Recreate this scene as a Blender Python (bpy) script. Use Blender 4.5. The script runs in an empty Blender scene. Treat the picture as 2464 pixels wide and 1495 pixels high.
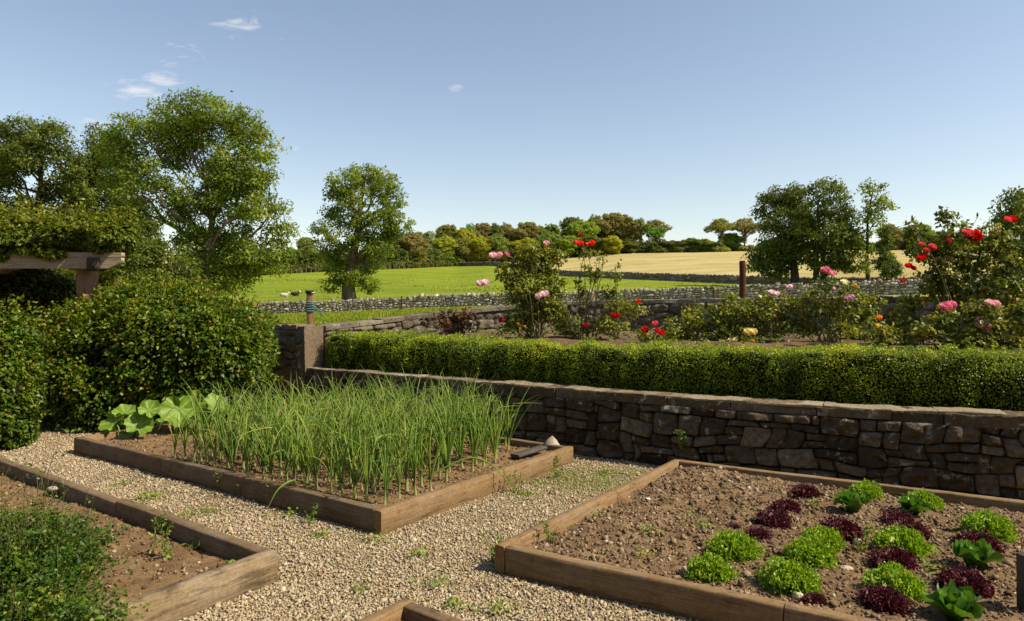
import bpy, math, random
import numpy as np
from mathutils import Vector, Matrix

SC = bpy.context.scene
COL = SC.collection
F, CU, HV, CH = 1720.0, 1232.0, 730.0, 1.9      # lens (px), centre column, horizon row, eye height
R = math.radians

def P(u, v, Y):
    return np.array([(u-CU)/F*Y, Y, CH-(v-HV)/F*Y])
def G(u, v, z=0.0):
    Y = F*(CH-z)/(v-HV)
    return np.array([(u-CU)/F*Y, Y, z])
def nrm(a):
    a = np.asarray(a, float)
    return a/np.maximum(np.linalg.norm(a, axis=-1, keepdims=True), 1e-9)

# ---------------------------------------------------------------- noise
def _hash(ix, iy, iz, seed):
    h = (ix.astype(np.int64)*374761393 + iy.astype(np.int64)*668265263 + iz.astype(np.int64)*1442695041 + seed*974711) & 0xffffffff
    h = ((h ^ (h >> 13))*1274126177) & 0xffffffff
    h = ((h ^ (h >> 16))*2246822519) & 0xffffffff
    return ((h ^ (h >> 15)) & 0xffffff)/float(0xffffff)
def vn(p, seed=0):
    p = np.asarray(p, float); i = np.floor(p).astype(np.int64); f = p-i; f = f*f*(3-2*f)
    r = 0
    for dx in (0, 1):
        wx = f[..., 0] if dx else 1-f[..., 0]
        for dy in (0, 1):
            wy = f[..., 1] if dy else 1-f[..., 1]
            for dz in (0, 1):
                wz = f[..., 2] if dz else 1-f[..., 2]
                r = r + wx*wy*wz*_hash(i[..., 0]+dx, i[..., 1]+dy, i[..., 2]+dz, seed)
    return r
def fbm(p, seed=0, octv=4):
    p = np.asarray(p, float); s = 0; a = .5; t = 0
    for k in range(octv):
        s = s+a*vn(p, seed+k*17); t += a; p = p*2.03; a *= .5
    return s/t
def xyz(x, y, z=None):
    return np.stack([x, y, np.zeros_like(x) if z is None else z], -1)

# ---------------------------------------------------------------- mesh collector
class MB:
    def __init__(s): s.V = []; s.T = []; s.fs = []; s.n = 0
    def add(s, V, faces, tint=.5):
        V = np.asarray(V, float).reshape(-1, 3); faces = np.asarray(faces, int)
        t = np.broadcast_to(np.asarray(tint, float), (len(V),)) if np.ndim(tint) < 2 else np.ravel(tint)
        s.V.append(V); s.T.append(np.array(t)); s.fs.append(faces+s.n); s.n += len(V)
    def mesh(s, name, mat, smooth=False):
        V = np.concatenate(s.V); T = np.concatenate(s.T)
        lt = np.concatenate([np.full(len(f), f.shape[1]) for f in s.fs])
        vi = np.concatenate([f.ravel() for f in s.fs])
        me = bpy.data.meshes.new(name)
        me.vertices.add(len(V)); me.vertices.foreach_set('co', V.astype(np.float32).ravel())
        me.loops.add(len(vi)); me.loops.foreach_set('vertex_index', vi.astype(np.int32))
        me.polygons.add(len(lt))
        ls = np.concatenate([[0], np.cumsum(lt)[:-1]])
        me.polygons.foreach_set('loop_start', ls.astype(np.int32))
        if smooth: me.polygons.foreach_set('use_smooth', np.ones(len(lt), bool))
        a = me.attributes.new('tint', 'FLOAT', 'POINT'); a.data.foreach_set('value', T.astype(np.float32))
        me.update(calc_edges=True); me.validate()
        if mat: me.materials.append(mat)
        return me
    def obj(s, name, mat, parent=None, smooth=False, loc=None):
        if loc is not None:
            s.V = [v-np.asarray(loc) for v in s.V]
        return link(name, s.mesh(name, mat, smooth), parent, loc)

def link(name, data, parent=None, loc=None):
    o = bpy.data.objects.new(name, data); COL.objects.link(o)
    if parent: o.parent = parent
    if loc is not None: o.location = loc
    return o
def tag(o, label=None, cat=None, group=None, kind=None):
    if label: o['label'] = label
    if cat: o['category'] = cat
    if group: o['group'] = group
    if kind: o['kind'] = kind
    return o
def thing(name, label, cat, loc=(0, 0, 0), group=None):
    return tag(link(name, None, None, loc), label, cat, group)
def dup(o, parent=None):
    c = o.copy(); COL.objects.link(c)
    if parent: c.parent = parent
    for ch in list(o.children): dup(ch, c)
    return c

# ---------------------------------------------------------------- shapes
def grid_faces(nu, nv, closed=False):
    i = np.arange(nu-1)[:, None]; j = np.arange(nv if closed else nv-1)[None, :]
    a = i*nv+j; b = i*nv+(j+1) % nv; c = (i+1)*nv+(j+1) % nv; d = (i+1)*nv+j
    return np.stack([a, b, c, d], -1).reshape(-1, 4)
def tube(mb, path, rad, sides=6, tint=.5, cap=True, jit=0, rng=None):
    path = np.asarray(path, float); n = len(path)
    rad = np.broadcast_to(np.asarray(rad, float), (n,))
    t = nrm(np.gradient(path, axis=0))
    ref = np.array([0, 0, 1.]) if abs(t[0, 2]) < .9 else np.array([1., 0, 0])
    a = nrm(np.cross(t, ref)); b = np.cross(t, a)
    ang = np.linspace(0, 2*np.pi, sides, endpoint=False)
    rr = rad[:, None]*np.ones((1, sides))
    if jit: rr = rr*(1+jit*(rng.random((n, sides))-.5))
    V = path[:, None]+rr[..., None]*(np.cos(ang)[None, :, None]*a[:, None]+np.sin(ang)[None, :, None]*b[:, None])
    tt = np.broadcast_to(np.asarray(tint, float), (n,)) if np.ndim(tint) else np.full(n, float(tint))
    mb.add(V.reshape(-1, 3), grid_faces(n, sides, True), np.repeat(tt, sides))
    if cap:
        for k, ring in ((0, V[0][::-1]), (n-1, V[-1])):
            mb.add(np.vstack([ring, path[k]]), [[i, (i+1) % sides, sides] for i in range(sides)], tt[k])
def curve(p0, p1, n, rng, wob=.06, sag=0.0):
    p0 = np.asarray(p0, float); p1 = np.asarray(p1, float); t = np.linspace(0, 1, n)[:, None]
    L = np.linalg.norm(p1-p0)
    w = rng.normal(0, wob*L, 3); w2 = rng.normal(0, wob*L*.5, 3)
    return p0+(p1-p0)*t+np.sin(t*np.pi)*w+np.sin(t*2*np.pi)*w2+np.array([0, 0, 1])*sag*L*np.sin(t*np.pi)
def cards(mb, C, D, N, L, W, fold=.18, droop=.12, tint=.5):
    C = np.asarray(C, float); n = len(C)
    L = np.broadcast_to(L, (n,))[:, None]; W = np.broadcast_to(W, (n,))[:, None]
    D = nrm(D); B = nrm(np.cross(N, D)); N = np.cross(D, B)
    b = C-D*L*.5; t = C+D*L*.5-N*L*droop; m = C-D*L*.06
    l = m+B*W*.5+N*W*fold; r = m-B*W*.5+N*W*fold
    V = np.stack([b, l, t, r], 1).reshape(-1, 3)
    k = np.arange(n)[:, None]*4
    f = np.concatenate([k+np.array([[0, 2, 1]]), k+np.array([[0, 3, 2]])])
    mb.add(V, f, np.repeat(np.broadcast_to(tint, (n,)), 4))
def rdir(rng, n):
    return nrm(rng.normal(size=(n, 3)))
def hull_blob(mb, c, r, seed, amp=.15, nu=14, nv=20, freq=1.6, tint=.5, zmin=None, pw=1.0):
    th = np.linspace(0, np.pi, nu)[:, None]; ph = np.linspace(0, 2*np.pi, nv, endpoint=False)[None, :]
    d = np.stack([np.sin(th)*np.cos(ph), np.sin(th)*np.sin(ph), np.cos(th)*np.ones_like(ph)], -1)
    s = 1+amp*2*(fbm(d*freq+seed*3.1, seed)-.5)
    V = np.asarray(c)+np.sign(d)*np.abs(d)**pw*np.asarray(r)*s[..., None]
    if zmin is not None: V[..., 2] = np.maximum(V[..., 2], zmin)
    mb.add(V.reshape(-1, 3), grid_faces(nu, nv, True)[:, ::-1], tint)

# ---------------------------------------------------------------- materials
class NT:
    def __init__(s, name):
        s.m = bpy.data.materials.new(name); s.m.use_nodes = True; s.t = s.m.node_tree; s.t.nodes.clear()
        s.out = s.n('ShaderNodeOutputMaterial')
    def n(s, ty, **kw):
        x = s.t.nodes.new(ty)
        for k, v in kw.items():
            if k[0] == '_': x.inputs[int(k[1:]) if k[1:].isdigit() else k[1:]].default_value = v
            else: setattr(x, k, v)
        return x
    def l(s, a, b): s.t.links.new(a, b)
    def coord(s, which='Object'): return s.n('ShaderNodeTexCoord').outputs[which]
    def noise(s, vec, scale, detail=4, rough=.55, dist=0, dim=None):
        x = s.n('ShaderNodeTexNoise'); x.inputs['Scale'].default_value = scale; x.inputs['Detail'].default_value = detail
        x.inputs['Roughness'].default_value = rough; x.inputs['Distortion'].default_value = dist
        s.l(vec, x.inputs['Vector']); return x.outputs['Fac']
    def scale(s, vec, sc):
        x = s.n('ShaderNodeMapping'); x.inputs['Scale'].default_value = sc; s.l(vec, x.inputs['Vector']); return x.outputs[0]
    def ramp(s, fac, stops, interp='LINEAR'):
        x = s.n('ShaderNodeValToRGB'); x.color_ramp.interpolation = interp; e = x.color_ramp.elements
        while len(e) < len(stops): e.new(.5)
        for i, (p, c) in enumerate(stops):
            e[i].position = p; c = (c, c, c) if np.isscalar(c) else c; e[i].color = (*c[:3], 1)
        s.l(fac, x.inputs[0]); return x.outputs[0]
    def mix(s, fac, a, b, mode='MIX'):
        x = s.n('ShaderNodeMix', data_type='RGBA', blend_type=mode)
        for v, i in ((fac, 0), (a, 6), (b, 7)):
            if isinstance(v, bpy.types.NodeSocket): s.l(v, x.inputs[i])
            elif i == 0: x.inputs[0].default_value = v
            else: x.inputs[i].default_value = (*v, 1)
        return x.outputs[2]
    def math(s, op, a, b=None):
        x = s.n('ShaderNodeMath', operation=op)
        for i, v in enumerate((a, b)):
            if v is None: continue
            if isinstance(v, bpy.types.NodeSocket): s.l(v, x.inputs[i])
            else: x.inputs[i].default_value = v
        return x.outputs[0]
    def attr(s): return s.n('ShaderNodeAttribute', attribute_name='tint').outputs['Fac']
    def bump(s, h, strength=.5, dist=.02):
        x = s.n('ShaderNodeBump'); x.inputs['Strength'].default_value = strength; x.inputs['Distance'].default_value = dist
        s.l(h, x.inputs['Height']); return x.outputs[0]
    def bsdf(s, col, rough=.8, spec=.3, normal=None):
        x = s.n('ShaderNodeBsdfPrincipled')
        if isinstance(col, bpy.types.NodeSocket): s.l(col, x.inputs['Base Color'])
        else: x.inputs['Base Color'].default_value = (*col, 1)
        if isinstance(rough, bpy.types.NodeSocket): s.l(rough, x.inputs['Roughness'])
        else: x.inputs['Roughness'].default_value = rough
        x.inputs['Specular IOR Level'].default_value = spec
        if normal: s.l(normal, x.inputs['Normal'])
        return x.outputs[0]
    def done(s, sh): s.l(sh, s.out.inputs['Surface']); return s.m

def leafmat(name, stops, trans=.35, tcol=(1.3, 1.25, .5), rough=.5, spec=.35, objcol=False, nscale=1.5, namp=.25):
    s = NT(name); co = s.coord('Object')
    t = s.math('ADD', s.attr(), s.math('MULTIPLY', s.math('SUBTRACT', s.noise(co, nscale, 3), .5), namp*2))
    c = s.ramp(t, stops)
    if objcol:
        c = s.mix(1.0, c, s.n('ShaderNodeObjectInfo').outputs['Color'], 'MULTIPLY')
    p = s.bsdf(c, rough, spec)
    tr = s.n('ShaderNodeBsdfTranslucent'); s.l(s.mix(1.0, c, tcol, 'MULTIPLY'), tr.inputs['Color'])
    mx = s.n('ShaderNodeMixShader'); mx.inputs[0].default_value = trans; s.l(p, mx.inputs[1]); s.l(tr.outputs[0], mx.inputs[2])
    return s.done(mx.outputs[0])

def stonemat(name, stops, lichen=(.45, .43, .38), lich=.62, sc=1.0, bump=.6):
    s = NT(name); co = s.coord('Object')
    n1 = s.noise(co, 3*sc, 5, .6); n2 = s.noise(co, 22*sc, 6, .65); n3 = s.noise(co, 7*sc, 6, .7, .6)
    t = s.math('ADD', s.attr(), s.math('MULTIPLY', s.math('SUBTRACT', n1, .5), .7))
    c = s.ramp(t, stops)
    c = s.mix(.75, c, s.ramp(n2, [(.3, .45), (.7, 1.35)]), 'MULTIPLY')
    c = s.mix(s.ramp(n3, [(lich, 0.0), (lich+.09, .85)]), c, lichen)
    h = s.math('ADD', s.math('MULTIPLY', n2, .6), n3)
    return s.done(s.bsdf(c, .9, .2, s.bump(h, bump, .02/sc)))

def woodmat(name, dark, mid, light, grey=.3, sth=.56):
    s = NT(name); co = s.coord('Object')
    g = s.noise(s.scale(co, (1.0, 34, 34)), 2.2, 8, .68, .5)
    b = s.noise(co, 3.5, 8, .72); kn = s.noise(co, 34, 6, .75); st = s.noise(s.scale(co, (1.5, 3, 9)), 2.0, 5, .7)
    c = s.ramp(g, [(.28, dark), (.5, mid), (.75, light)])
    c = s.mix(s.ramp(b, [(.35, 0.0), (.7, grey)]), c, (.34, .29, .22))
    c = s.mix(s.ramp(st, [(sth, 0.0), (sth+.14, .75)]), c, tuple(x*.45 for x in dark))
    c = s.mix(.75, c, s.ramp(kn, [(.3, .55), (.55, 1.0), (.75, 1.35)]), 'MULTIPLY')
    return s.done(s.bsdf(c, .85, .2, s.bump(s.math('ADD', g, s.math('MULTIPLY', st, .5)), .55, .008)))
def barkmat(name, a, b, sc=1):
    s = NT(name); co = s.coord('Object')
    n = s.noise(s.scale(co, (1, 1, .25)), 3*sc, 6, .65, .4)
    return s.done(s.bsdf(s.ramp(n, [(.3, a), (.7, b)]), .9, .15, s.bump(n, .8, .08/sc)))
def soilmat(name, a, b, c, sc=1):
    s = NT(name); co = s.coord('Object')
    n = s.noise(co, 4*sc, 8, .7); m = s.noise(co, 60*sc, 5, .7); k = s.noise(co, 150*sc, 3, .6)
    col = s.ramp(n, [(.3, a), (.5, b), (.72, c)])
    col = s.mix(.6, col, s.ramp(m, [(.3, .5), (.7, 1.4)]), 'MULTIPLY')
    return s.done(s.bsdf(col, .95, .1, s.bump(s.math('ADD', m, s.math('MULTIPLY', k, .5)), .9, .012)))
def plainmat(name, col, rough=.7, spec=.3, var=.35, sc=12, objcol=False):
    s = NT(name); n = s.noise(s.coord('Object'), sc, 5, .6)
    c = s.mix(1.0, col, s.ramp(n, [(.25, 1-var), (.75, 1+var)]), 'MULTIPLY')
    if objcol: c = s.mix(1.0, c, s.n('ShaderNodeObjectInfo').outputs['Color'], 'MULTIPLY')
    return s.done(s.bsdf(c, rough, spec, s.bump(n, .3, .02)))
def fieldmat(name, a, b, c, sc, streak=(1, 1, 1), bump=.5, fine=1.0):
    s = NT(name); co = s.coord('Object')
    n = s.noise(s.scale(co, streak), .12*sc, 5, .6); m = s.noise(s.scale(co, streak), 1.1*sc, 6, .7); k = s.noise(co, 9*sc, 5, .7)
    t = s.math('ADD', s.math('MULTIPLY', n, .45), s.math('ADD', s.math('MULTIPLY', m, .3), s.math('MULTIPLY', k, .25)))
    col = s.ramp(t, [(.36, a), (.5, b), (.62, c)])
    return s.done(s.bsdf(col, .9, .1, s.bump(s.math('ADD', m, k), bump, .12*fine)))

M = {}
M['tree'] = leafmat('ash_leaf', [(.05, (.065, .105, .009)), (.5, (.165, .235, .020)), (.95, (.31, .36, .04))], .46)
M['treedark'] = leafmat('dark_leaf', [(.05, (.040, .060, .007)), (.5, (.105, .14, .015)), (.95, (.21, .235, .03))], .42)  # darker green leaf for dense trees, ivy and scrub
M['treemid'] = leafmat('lime_leaf', [(.05, (.045, .070, .009)), (.5, (.105, .145, .016)), (.95, (.22, .25, .032))], .44)
M['wood'] = leafmat('far_leaf', [(.05, 1.7), (.5, 2.9), (.95, 4.0)], .45, (1.2, 1.1, .6), objcol=True)
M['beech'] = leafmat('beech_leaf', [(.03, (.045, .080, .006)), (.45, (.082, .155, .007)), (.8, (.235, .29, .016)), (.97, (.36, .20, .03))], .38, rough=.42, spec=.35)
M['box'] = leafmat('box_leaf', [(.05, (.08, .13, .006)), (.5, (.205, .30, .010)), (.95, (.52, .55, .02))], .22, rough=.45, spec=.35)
M['vine'] = leafmat('vine_leaf', [(.05, (.05, .08, .006)), (.5, (.14, .19, .012)), (.95, (.33, .31, .025))], .38, rough=.45, spec=.35)
M['roseleaf'] = leafmat('rose_leaf', [(.03, (.022, .048, .010)), (.5, (.18, .22, .022)), (.85, (.36, .36, .04)), (.98, (.26, .08, .03))], .34, rough=.45, spec=.35)
M['bronze'] = leafmat('bronze_leaf', [(.05, (.04, .05, .015)), (.5, (.14, .07, .03)), (.95, (.26, .10, .05))], .3)
M['onion'] = leafmat('onion_leaf', [(0, (.46, .48, .22)), (.12, (.26, .35, .08)), (.4, (.135, .25, .040)), (.75, (.29, .40, .055)), (.97, (.46, .44, .14))], .34, rough=.42, spec=.4, nscale=3, namp=.1)
M['frill'] = leafmat('frilly_lettuce', [(0, (.06, .13, .008)), (.5, (.18, .33, .014)), (1, (.40, .52, .04))], .36, rough=.45, nscale=8)
M['red'] = leafmat('red_lettuce', [(0, (.016, .006, .008)), (.5, (.060, .012, .018)), (1, (.15, .040, .05))], .22, (1.6, .6, .6), rough=.5, spec=.25, nscale=8)
M['cos'] = leafmat('cos_lettuce', [(0, (.04, .11, .01)), (.5, (.08, .20, .02)), (1, (.20, .33, .06))], .28, rough=.38, spec=.4, nscale=8)
M['rhubarb'] = leafmat('broad_leaf', [(0, (.06, .15, .012)), (.45, (.15, .26, .022)), (1, (.42, .50, .13))], .25, rough=.5, nscale=6)
M['herb'] = leafmat('herb_leaf', [(.05, (.022, .062, .006)), (.5, (.065, .135, .010)), (.9, (.15, .21, .015)), (1, (.38, .36, .02))], .3, rough=.45, nscale=5)
M['weed'] = leafmat('weed_leaf', [(.05, (.08, .14, .02)), (.5, (.17, .25, .03)), (.95, (.32, .36, .06))], .3, nscale=5)
M['grass'] = leafmat('grass_blade', [(.05, (.12, .19, .012)), (.5, (.23, .29, .018)), (.95, (.34, .36, .04))], .35, nscale=2)
M['petal'] = leafmat('rose_petal', [(0, .42), (.45, .85), (1, 1.35)], .3, (1.1, 1.0, 1.0), objcol=True, nscale=20, rough=.6, spec=.2)
M['stem'] = plainmat('green_stem', (.11, .11, .03), .6)
M['bark'] = barkmat('grey_bark', (.06, .045, .03), (.24, .185, .13))
M['barkdark'] = barkmat('dark_bark', (.025, .02, .015), (.10, .08, .06))
M['twig'] = plainmat('hedge_twigs', (.018, .016, .008), .95, .05)
M['wood1'] = woodmat('weathered_plank', (.095, .052, .020), (.215, .128, .052), (.33, .215, .10))
M['wood2'] = woodmat('old_plank', (.065, .037, .017), (.14, .086, .040), (.24, .16, .085), .3)
M['woodgrey'] = woodmat('grey_beam', (.11, .072, .034), (.23, .16, .082), (.36, .265, .155), .55, .50)
M['post'] = woodmat('tanalised_post', (.12, .06, .03), (.28, .15, .08), (.40, .24, .14), .2)
M['rustpost'] = woodmat('rust_red_post', (.025, .008, .005), (.065, .020, .010), (.13, .045, .022), .03)
M['stone'] = stonemat('rubble_stone', [(.0, (.045, .034, .021)), (.4, (.090, .069, .044)), (.75, (.15, .118, .078)), (1, (.23, .19, .135))], lichen=(.36, .34, .28), lich=.57, bump=1.3)
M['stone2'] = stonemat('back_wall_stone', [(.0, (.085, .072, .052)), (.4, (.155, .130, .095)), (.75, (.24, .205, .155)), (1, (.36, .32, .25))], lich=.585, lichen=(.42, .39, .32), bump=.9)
M['drystone'] = stonemat('dry_stone', [(.0, (.17, .155, .13)), (.4, (.33, .305, .26)), (.75, (.48, .445, .385)), (1, (.62, .58, .51))], lichen=(.6, .58, .53), sc=.6)
M['mortar'] = plainmat('dark_joint', (.055, .039, .023), .95, .05, .5)
M['render'] = stonemat('rough_render', [(.0, (.11, .082, .052)), (.5, (.20, .15, .10)), (1, (.32, .255, .18))], lichen=(.36, .31, .25), lich=.6, sc=1.4)
M['coping'] = stonemat('coping', [(.0, (.07, .050, .027)), (.5, (.135, .10, .058)), (1, (.22, .17, .11))], lich=.58, bump=.9)
M['soil'] = soilmat('garden_soil', (.105, .066, .034), (.20, .132, .070), (.29, .205, .12))
M['soil2'] = soilmat('red_soil', (.105, .063, .030), (.20, .126, .062), (.28, .19, .105))
M['gravelbase'] = soilmat('gravel_bed', (.16, .115, .065), (.27, .20, .12), (.38, .29, .185))
M['clod'] = plainmat('soil_clod', (.25, .165, .105), .95, .08, .5, 30)
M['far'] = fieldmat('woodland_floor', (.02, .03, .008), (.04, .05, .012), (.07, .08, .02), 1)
M['meadow'] = fieldmat('rough_grass', (.23, .25, .022), (.34, .35, .022), (.44, .42, .06), 1.2, bump=.7, fine=.6)
M['field'] = fieldmat('pasture_grass', (.14, .195, .012), (.205, .268, .016), (.32, .335, .035), .8, (.4, 1.5, 1), 1.0, 2.0)
M['hay'] = fieldmat('mown_hay', (.26, .205, .07), (.42, .345, .135), (.54, .46, .22), .7, (.35, 1.8, 1), .9, 1.5)
M['blocker'] = plainmat('blocker_green', (.025, .035, .012), .9, .1, .5, 3)
M['soil3'] = soilmat('rose_bed_soil', (.075, .048, .028), (.14, .09, .052), (.22, .15, .09), .6)
M['cap'] = stonemat('pale_mortar_cap', [(0, (.17, .135, .085)), (.5, (.26, .21, .14)), (1, (.36, .30, .215))], lichen=(.17, .14, .09), lich=.60, sc=1.6, bump=1.0)
M['beamwood'] = woodmat('bleached_beam', (.20, .14, .08), (.37, .28, .18), (.52, .42, .29), .5, .58)
SKY = dict(air=1.0, dust=.6, ozone=2.6, str=.135, tint=(1.27, 1.05, .88), cloud=(5.8, 5.6, 5.3), sun=5.0, exp=.42)
# ================================================================ SETTING
class Path:
    def __init__(s, pts, step=.05, smooth=0):
        p = np.asarray(pts, float); d = np.r_[0, np.cumsum(np.linalg.norm(np.diff(p, axis=0), axis=1))]
        n = max(8, int(d[-1]/step)); q = np.linspace(0, d[-1], n)
        x = np.stack([np.interp(q, d, p[:, 0]), np.interp(q, d, p[:, 1])], 1)
        if smooth:
            k = int(smooth/step)|1; pad = k//2
            e0 = x[0]-(x[1]-x[0])*np.arange(pad, 0, -1)[:, None]; e1 = x[-1]+(x[-1]-x[-2])*np.arange(1, pad+1)[:, None]
            y = np.vstack([e0, x, e1]); ker = np.hanning(k+2)[1:-1]; ker /= ker.sum()
            x = np.stack([np.convolve(y[:, i], ker, 'valid') for i in (0, 1)], 1)
        s.p = x; s.s = np.r_[0, np.cumsum(np.linalg.norm(np.diff(x, axis=0), axis=1))]; s.L = s.s[-1]
        t = nrm(np.gradient(x, axis=0)); s.nn = np.stack([t[:, 1], -t[:, 0]], 1)
    def at(s, q, off=0.0):           # off > 0 : towards the camera side
        q = np.asarray(q, float)
        x = np.stack([np.interp(q, s.s, s.p[:, i]) for i in (0, 1)], -1)
        n = nrm(np.stack([np.interp(q, s.s, s.nn[:, i]) for i in (0, 1)], -1))
        return x+n*np.asarray(off)[..., None]

TW = Path([(-3.48, 12.07), (-2.4, 11.3), (-1.43, 10.6), (.1, 9.55), (1.34, 8.70), (2.58, 7.93), (3.74, 7.38), (4.96, 6.9), (6.5, 6.4), (9.5, 5.7)], smooth=1.6)
LW = Path([(-30, 17), (-14, 15.8), (-9, 15.3), (-6.5, 14.4), (-4.6, 13.06), (-3.48, 12.07)], smooth=.8)
BW = Path([(-3.22, 12.36), (-1.3, 14), (1, 15), (2.7, 15.05), (5.5, 14), (8.2, 12.5), (10, 11.3), (13, 9.2)], smooth=2.5)

def wall_body(mb, path, z0, z1, thick, off=0.0, ds=.12, amp=.012, seed=1, s0=0, s1=None, tint=.3):
    s1 = path.L if s1 is None else s1
    q = np.linspace(s0, s1, max(3, int((s1-s0)/ds)))
    f0 = lambda z: (z(q) if callable(z) else np.full(len(q), float(z)))
    a, b = f0(z0), f0(z1); nz = 6; nt = 5
    rows = []
    for k in range(nz+1): rows.append((off, a+(b-a)*k/nz*1.0))
    for k in range(1, nt+1): rows.append((off-thick*k/nt, b))
    rows.append((off-thick, a))
    V = []
    for o, z in rows:
        xy = path.at(q, np.full(len(q), o)); V.append(np.c_[xy, z])
    V = np.array(V)
    nz_ = (fbm(V*6, seed)-.5)[..., None]*2*amp
    nn = np.concatenate([path.at(q, np.ones(len(q)))-path.at(q), np.zeros((len(q), 1))], 1)
    V[:nz+1] += nn*nz_[:nz+1]; V[nz:nz+nt+1, :, 2] += nz_[nz:nz+nt+1, :, 0]
    mb.add(V.reshape(-1, 3), grid_faces(len(rows), len(q))[:, ::-1], tint)
    for k in (0, len(q)-1):            # end caps
        ring = V[:, k]; c = ring.mean(0)
        f = [[i, (i+1) % len(ring), len(ring)] for i in range(len(ring))]
        mb.add(np.vstack([ring, c]), f if k else [x[::-1] for x in f], tint)

def stone_face(mb, path, z0, z1, rows, cw, rng, wr=(2, 6), hr=(1, 2), off=0.0, bev=.5, batter=0.0, depth=.05, joint=.009, seed=3, warp=.05, s0=0, s1=None, res=.05, nmax=9, rough=.02, topfill=True):
    s1 = path.L if s1 is None else s1
    nc = int((s1-s0)/cw); occ = np.zeros((rows, nc), bool)
    f0 = lambda z, q: (z(q) if callable(z) else np.full(np.shape(q), float(z)))
    for r in range(rows):
        for c in range(nc):
            if occ[r, c]: continue
            w = int(rng.integers(wr[0], wr[1]+1)); h = int(rng.choice(np.arange(hr[0], hr[1]+1)))
            w = min(w, nc-c); h = min(h, rows-r)
            k = 1
            while k < w and not occ[r, c+k]: k += 1
            w = k
            while h > 1 and occ[r:r+h, c:c+w].any(): h -= 1
            occ[r:r+h, c:c+w] = True
            W = w*cw
            nu = int(np.clip(W/res, 3, nmax))+1; nv = int(np.clip(h*.2/res, 3, nmax))+1
            U, Vv = np.meshgrid(np.linspace(-1, 1, nu), np.linspace(-1, 1, nv), indexing='ij')
            rk = rng.uniform(.02, .16)
            x = U*np.sqrt(1-rk*Vv**2); y = Vv*np.sqrt(1-rk*U**2)
            s = s0+c*cw+W*(x+1)/2; hf = (r+h*(y+1)/2)/rows
            q = xyz(s*1.7, hf*rows*.55, np.zeros_like(s)+seed)
            s = s+(vn(q, seed)-.5)*2*warp; hf = np.clip(hf+(vn(q*1.3+7, seed+1)-.5)*2*warp*.9, 0, 1.0)
            hf += (vn(xyz(s*.6, s*0), seed+5)-.5)*.8/rows*np.sin(np.pi*np.clip(hf, 0, 1))
            H = f0(z1, s)-f0(z0, s); z = f0(z0, s)+hf*H
            hh = np.mean(H)*h/rows
            e = np.minimum((1-np.abs(U))*W/2, (1-np.abs(Vv))*hh/2)/(depth*bev)
            e = np.clip(e, 0, 1); prof = 1-(1-e)**2
            cs = s.mean(); cz = z.mean()
            s = cs+(s-cs)*(1-joint*2/W); z = cz+(z-cz)*(1-joint*2/max(hh, .05))
            d = depth*prof+rng.uniform(-.25, .35)*depth+prof*rough*2*(fbm(xyz(s*9, z*11), seed+9, 4)-.5)+(U*rng.normal()+Vv*rng.normal())*depth*.12
            xy = path.at(s, off+d-depth*.5-batter*hf)
            mb.add(np.concatenate([xy, z[..., None]], -1).reshape(-1, 3), grid_faces(nu, nv), np.clip(rng.normal(.45, .22), 0, 1))

# ---- garden ground + loose gravel
gm = MB()
xs = np.r_[np.linspace(-150, -8, 10), np.linspace(-7.6, 7.6, 120), np.linspace(8, 150, 10)]
ys = np.r_[np.linspace(-150, 2, 10), np.linspace(2.2, 13, 90), np.linspace(13.5, 17, 6)]
X, Y = np.meshgrid(xs, ys, indexing='ij')
Z = (fbm(xyz(X*1.1, Y*1.1), 5, 3)-.5)*.05-.012
gm.add(xyz(X, Y, Z).reshape(-1, 3), grid_faces(len(xs), len(ys)))
tag(gm.obj('ground', M['gravelbase'], smooth=True), kind='structure')
def ground_z(x, y): return (fbm(xyz(x*1.1, y*1.1), 5, 3)-.5)*.05-.012

# ---- raised timber beds : corner, unit axis a, length a, unit axis b, length b
ZT = .19
def frame(cu, cv, au, av, bu, bv, la=None, lb=None):
    c = G(cu, cv, ZT)[:2]; a = G(au, av, ZT)[:2]-c; b = G(bu, bv, ZT)[:2]-c
    A, B = np.linalg.norm(a), np.linalg.norm(b)
    return c, a/A, la or A, b/B, lb or B
BED = {
 'onion': frame(917, 1230, 1380, 1075, 178, 1052),
 'salad': frame(1190, 1311, 1622, 1104, 2050, 1495, None, 3.9),
 'herb': frame(668, 1325, 200, 1495, 0, 1095, 3.0, 5.2),
 'near': frame(970, 1437, 850, 1495, 1130, 1495, 2.0, 2.2),
}
def bed_xy(k, s, t):
    c, a, la, b, lb = BED[k]; return c+a*s+b*t if np.isscalar(s) else c+a*np.asarray(s)[..., None]+b*np.asarray(t)[..., None]
def bed_st(k, x, y):
    c, a, la, b, lb = BED[k]; d = np.stack([x-c[0], y-c[1]], -1)
    m = np.linalg.inv(np.stack([a, b], 1)); r = d@m.T; return r[..., 0], r[..., 1]

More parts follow.
